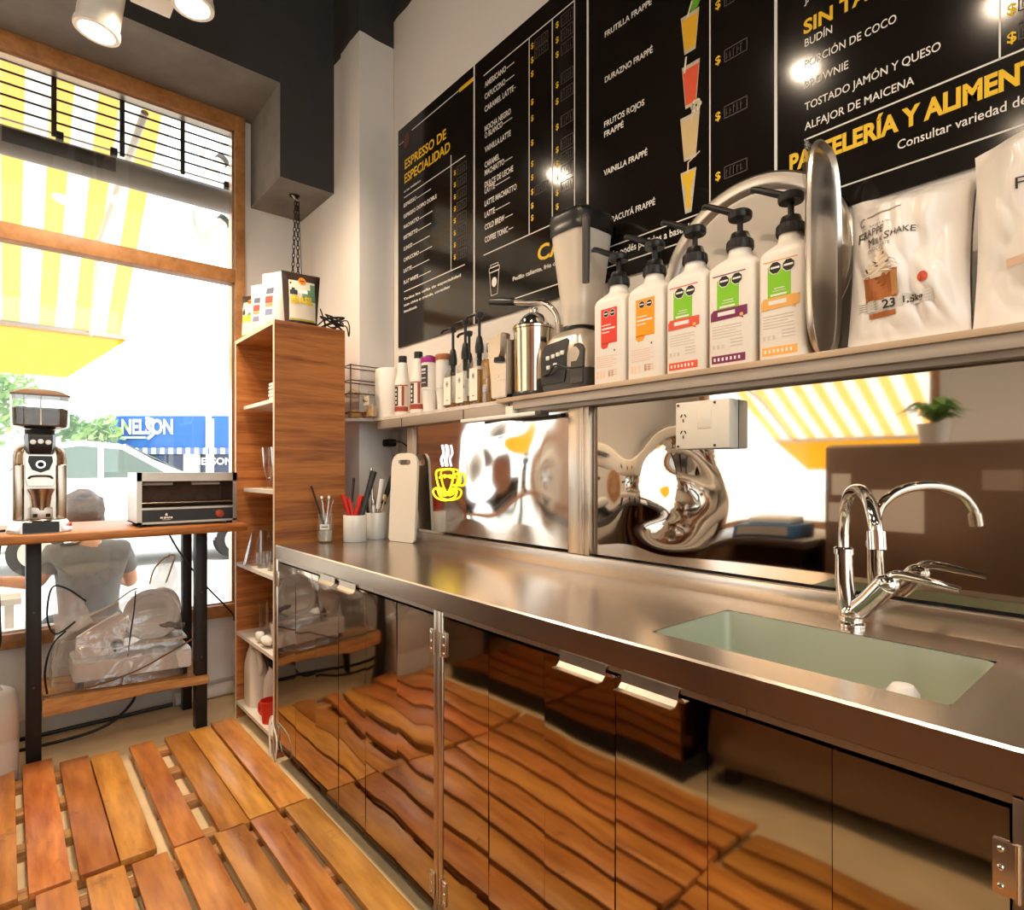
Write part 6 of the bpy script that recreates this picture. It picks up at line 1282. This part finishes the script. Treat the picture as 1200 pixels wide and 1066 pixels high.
for p, lb, rr in (([(.62, 3.42, .92), (.68, 3.42, .80), (.80, 3.45, .62), (.96, 3.55, .43), (1.0, 3.64, .36)], 'black lead slanting from the table top behind the right leg', .0045), ([(-.6, 3.62, -.044), (-.1, 3.62, -.044), (.2, 3.62, -.043), (.45, 3.62, -.042), (.68, 3.62, -.04)], 'black cable along the floor under the table', .010), ([(.50, 3.52, .14), (.48, 3.50, .06), (.38, 3.49, -.02), (.22, 3.49, -.046), (-.1, 3.5, -.047)], 'black cable curving down below the lower shelf', .007),
                  ([(-.02, 3.24, .925), (-.028, 3.25, .80), (-.022, 3.26, .62), (-.03, 3.34, .45), (-.12, 3.45, .38), (-.3, 3.5, .1)], 'thin black lead hanging at the left edge of the table', .004), ([(-.25, 3.16, .984), (-.10, 3.13, .983), (-.04, 3.10, .984), (-.006, 3.11, .985)], 'black grinder lead lying on the table top', .005)):
    solo(MB().tube(p, rr, 8), 'power_lead', 'cable', lb, 'cable', p[0], 'black leads around the window table')
# ------------------------------------------------------------------ person seated outside
def skin_body(name, mat, chains, root, sub=2, parent=None, origin=(0, 0, 0)):
    """chains: lists of (point, radius); equal points are shared"""
    vs, es, rad, idx = [], [], [], {}
    for ch in chains:
        last = None
        for p, rr in ch:
            k = tuple(round(c, 4) for c in p)
            if k not in idx: idx[k] = len(vs); vs.append(Vector(p) - Vector(origin)); rad.append(rr)
            i = idx[k]
            if last is not None and last != i: es.append((last, i))
            last = i
    me = bpy.data.meshes.new(name); me.from_pydata(vs, es, []); o = bpy.data.objects.new(name, me); COL.objects.link(o)
    if parent: o.parent = parent
    md = o.modifiers.new('skin', 'SKIN'); md.use_smooth_shade = True; ss = o.modifiers.new('sub', 'SUBSURF'); ss.levels = sub; ss.render_levels = sub
    sv = me.skin_vertices[0].data
    for i, rr in enumerate(rad):
        sv[i].radius = rr if isinstance(rr, tuple) else (rr, rr); sv[i].use_root = i == idx[tuple(round(c, 4) for c in root)]
    me.materials.append(MT[mat] if isinstance(mat, str) else mat); return o
skin = M('skin', '#c98f6d', .5, sss=.15); shirt = M('grey_shirt', '#6d6b6a', .85, var=.06, vscale=30); hair = M('brown_hair', '#5d4536', .6, var=.25, vscale=50, bump=.6, bscale=40); denim = M('dark_trousers', '#3b3f4a', .8)
org = (.355, 4.26, ZS)
pr = thing('person', 'person in a grey shirt seated outside with their back to the window', 'person', org)
pel, sp1, sp2, ch, nk, hd0 = (.37, 4.26, .25), (.37, 4.255, .40), (.368, 4.25, .56), (.365, 4.26, .70), (.352, 4.28, .835), (.345, 4.30, .90)
chains = [[(pel, (.14, .11)), (sp1, (.135, .10)), (sp2, (.145, .105)), (ch, (.13, .095)), (nk, .055), (hd0, .058), ((.345, 4.305, .965), .078), ((.345, 4.30, 1.03), .07)]]
hands = []
for s, el, wr in ((-1, (.13, 4.30, .58), (-.06, 4.38, .61)), (1, (.60, 4.38, .52), (.47, 4.60, .57))):
    sh = (.365 + s * .165, 4.265, .745)
    chains.append([(ch, (.13, .095)), (sh, .058), (((sh[0] + el[0]) / 2, (sh[1] + el[1]) / 2, (sh[2] + el[2]) / 2), .046), (el, .039), (((wr[0] + el[0]) / 2, (wr[1] + el[1]) / 2, (wr[2] + el[2]) / 2 + .004), .036), (wr, .026)])
    d = (Vector(wr) - Vector(el)).normalized(); sd = d.cross(Vector((0, 0, 1))).normalized(); palm = Vector(wr) + d * .055
    chains.append([(wr, .026), (tuple(palm), (.036, .018))])
    for f in range(4):
        a = palm + sd * (.027 - .018 * f) * s + d * .02; L = (.07, .078, .074, .058)[f]
        chains.append([(tuple(palm), (.036, .018)), (tuple(a), .011), (tuple(a + d * L * .5 + Vector((0, 0, -.004))), .009), (tuple(a + d * L + Vector((0, 0, -.02))), .007)])
    a = Vector(wr) + d * .02 + sd * .03 * s; chains.append([(wr, .026), (tuple(a), .013), (tuple(a + d * .03 + sd * .018 * s), .010), (tuple(a + d * .055 + sd * .02 * s), .008)])
for s in (-1, 1):
    hip = (.37 + s * .095, 4.28, .24); kn = (.37 + s * .15, 4.70, .27); an = (.37 + s * .14, 4.66, -.12)
    chains.append([(pel, (.14, .11)), (hip, .095), ((.37 + s * .125, 4.5, .26), .08), (kn, .06), ((.37 + s * .146, 4.69, .08), .058), (an, .04), ((.37 + s * .15, 4.75, -.165), .035), ((.37 + s * .155, 4.85, -.175), .028)])
skin_body('body', skin, chains, pel, 2, pr, org)
c2 = [[((.37, 4.26, .22), (.165, .13)), (sp1, (.16, .125)), (sp2, (.168, .125)), (ch, (.155, .115)), ((.36, 4.27, .79), (.085, .07)), ((.354, 4.278, .82), (.066, .062))]]
for s, el in ((-1, (.13, 4.30, .58)), (1, (.60, 4.38, .52))):
    sh = Vector((.365 + s * .165, 4.265, .745)); e = Vector(el); c2.append([(ch, (.155, .115)), (tuple(sh), .075), (tuple(sh.lerp(e, .4)), .066), (tuple(sh.lerp(e, .62)), .064)])
skin_body('shirt', shirt, c2, ch, 2, pr, org)
c3 = [[((.37, 4.26, .26), (.155, .12)), ((.37, 4.27, .23), (.145, .09))]]
for s in (-1, 1): c3.append([((.37, 4.27, .23), (.145, .09)), ((.37 + s * .095, 4.30, .24), .095), ((.37 + s * .125, 4.5, .26), .092), ((.37 + s * .15, 4.70, .27), .074), ((.37 + s * .146, 4.69, .08), .072), ((.37 + s * .14, 4.665, -.10), .066)])
skin_body('trousers', denim, c3, (.37, 4.27, .23), 2, pr, org)
b = MB(); b.ball((.345, 4.285, 1.0), (.105, .105, .112), 30, 20); b.ball((.345, 4.26, .93), (.10, .06, .08), 22, 14); b.ball((.34, 4.25, 1.075), (.055, .05, .04), 18, 12); b.noise(.016, 16); b.noise(.008, 45)
b.build('hair', hair, pr, 80)
fc = MB()
b = MB(); b.ball((.345, 4.375, .955), (.014, .02, .016), 12, 8); b.build('nose', skin, pr); 
for s in (-1, 1): MB().ball((.345 + s * .03, 4.371, .975), (.012, .008, .008), 12, 8).build('eye', 'whitem', pr)
MB().ball((.345, 4.372, .918), (.022, .008, .006), 12, 8).build('mouth', M('lips', '#a05a4a', .5), pr)
for s in (-1, 1): MB().ball((.345 + s * .083, 4.305, .955), (.012, .02, .03), 12, 8).build('ear', skin, pr)
r = thing('outdoor_stool', 'pale stool under the seated person outside', 'stool', (.37, 4.26, ZS))
MB().lathe([(0, .30), (.17, .30), (.175, .305), (.175, .315), (0, .318)], (.37, 4.26, ZS), 32).build('seat', 'whitem', r)
for a in (45, 135, 225, 315): MB().tube([(.37 + .12 * math.cos(R(a)), 4.26 + .12 * math.sin(R(a)), ZS + .30), (.37 + .17 * math.cos(R(a)), 4.26 + .17 * math.sin(R(a)), ZS)], .014, 10, smooth=False).build('leg', 'alu', r)
r = thing('outdoor_table', 'white outdoor table under the forearm of the seated person', 'table', (-.25, 4.42, ZS))
MB().box(-.62, .06, 4.16, 4.72, .50, .535, .005).build('table_top', 'whitem', r)
for x in (-.57, .01):
    for y in (4.21, 4.67): MB().box(x - .02, x + .02, y - .02, y + .02, ZS, .50).build('leg', 'whitem', r)

# ------------------------------------------------------------------ the other side of the shop, seen in the steel
r = thing('fridge', 'brown steel upright fridge opposite the sink, seen in the steel panel', 'fridge', (-.75, .35, ZF))
br = M('bronze_steel', '#8d7868', .32, .7)
MB().box(-1.08, -.44, -.66, 1.285, ZF + .08, 1.36, .01).build('body', br, r)
for a, c in ((-.655, .305), (.315, 1.28)):
    d = MB().box(-.44, -.40, a, c, ZF + .14, 1.35, .008).build('door', br, r); y = c - .08 if a < 0 else a + .08
    MB().tube([(-.40, y, .55), (-.365, y, .57), (-.365, y, 1.05), (-.40, y, 1.07)], .011, 10).build('handle', 'blackm', d)
for x in (-1.03, -.50):
    for y in (-.61, 1.23): MB().cyl((x, y, ZF), (x, y, ZF + .085), .025, n=12).build('foot', 'blackm', r)
for y, z, w, h, m, lb in ((1.20, 1.10, .09, .11, 'whitem', 'white note held to the fridge, uppermost at its window end'), (1.21, .96, .10, .10, 'whitem', 'white note held to the fridge, lowest at its window end'), (.95, .93, .22, .20, 'whitem', 'large white sheet held to the fridge door'), (.55, 1.14, .14, .09, M('punched_plate', '#a99a8c', .5), 'punched grey plate on the fridge door')):
    solo(MB().box(-.3995, -.398, y - w / 2, y + w / 2, z, z + h), 'paper_note', m, lb, 'note', (-.399, y, z), 'papers on the fridge')
r = thing('potted_plant', 'small leafy plant on top of the fridge, seen in the steel panel', 'plant', (-.62, .85, 1.36))
MB().lathe([(0, 0), (.06, 0), (.075, .10), (0, .102)], (-.62, .85, 1.36), 24).build('pot', 'ceramic', r)
b = MB(); rn = random.Random(3)
for i in range(26):
    a = rn.uniform(0, 6.28); l = rn.uniform(.10, .19); h = rn.uniform(.04, .12); c = Vector((-.62, .85, 1.46)); d = Vector((math.cos(a), math.sin(a), 0)); s = Vector((-math.sin(a), math.cos(a), 0))
    b.add([c, c + d * l * .5 + s * .03 + Vector((0, 0, h)), c + d * l + Vector((0, 0, h * .6)), c + d * l * .5 - s * .03 + Vector((0, 0, h))], [(0, 1, 2, 3)])
b.build('leaves', M('plant_leaf', '#5d8a35', .5, translucent=.3), r, 0)
r = thing('side_counter', 'dark service counter opposite, seen in the steel panel', 'counter', (-.62, 2.2, ZF))
MB().box(-.97, -.27, 1.34, 3.05, ZF + .1, .82).build('body', M('dark_polished_steel', '#8a7766', .08, 1.0), r); MB().box(-1.0, -.24, 1.32, 3.08, .82, .86, .004).build('top', M('dark_top', '#3b322c', .25), r); MB().box(-.95, -.31, 1.36, 3.03, ZF, ZF + .1).build('plinth', 'blackm', r)
r = thing('napkin_tray', 'blue-rimmed tray of napkins on the service counter, seen in the steel panel', 'tray', (-.45, 1.6, .86))
MB().box(-.62, -.34, 1.42, 1.80, .8605, .93, .004).build('box', M('blue_tray', '#49739f', .5), r); MB().box(-.341, -.339, 1.45, 1.77, .872, .92).build('panel', M('tray_grey', '#b9aea4', .6), r); b = MB(); b.box(-.58, -.38, 1.46, 1.72, .93, .965, .01); b.build('napkins', 'whitem', r)
r = thing('espresso_machine', 'cream espresso machine on the service counter, seen in the steel panel', 'espresso machine', (-.62, 2.62, .86))
O = .58
MB().box(-1.5 + O, -.95 + O, 2.25, 3.0, .94, 1.02, .02).build('base', 'cream', r); MB().box(-1.5 + O, -1.15 + O, 2.25, 3.0, 1.02, 1.30, .02).build('back', MT['chrome'], r); b = MB(); b.box(-1.5 + O, -.93 + O, 2.22, 3.03, 1.26, 1.44, .03); b.build('head', 'cream', r)
for y in (2.42, 2.64, 2.86):
    MB().lathe([(0, 0), (.035, 0), (.035, .08), (0, .08)], (-1.04 + O, y, 1.18), 24).build('group_head', 'chrome', r); MB().tube([(-1.04 + O, y, 1.19), (-.88 + O, y, 1.17)], .012, 10, smooth=False).build('portafilter', 'blackm', r); MB().lathe([(0, 0), (.02, 0), (.02, .01), (0, .012)], n=16, X=Matrix.Translation((-.93 + O, y, 1.36)) @ Matrix.Rotation(R(90), 4, 'Y')).build('button', 'darkgrey', r)
for y in (2.3, 2.95):
    for x in (-1.45, -1.0): MB().cyl((x + O, y, .8605), (x + O, y, .945), .025, n=12).build('foot', 'blackm', r)
r = thing('wall_cabinet', 'wooden wall cabinet above the service counter', 'cabinet', (-2.4, -1.5, 1.5))
MB().box(-2.6, -2.25, -2.4, -.2, 1.5, 2.3, .004).build('body', 'veneer', r)
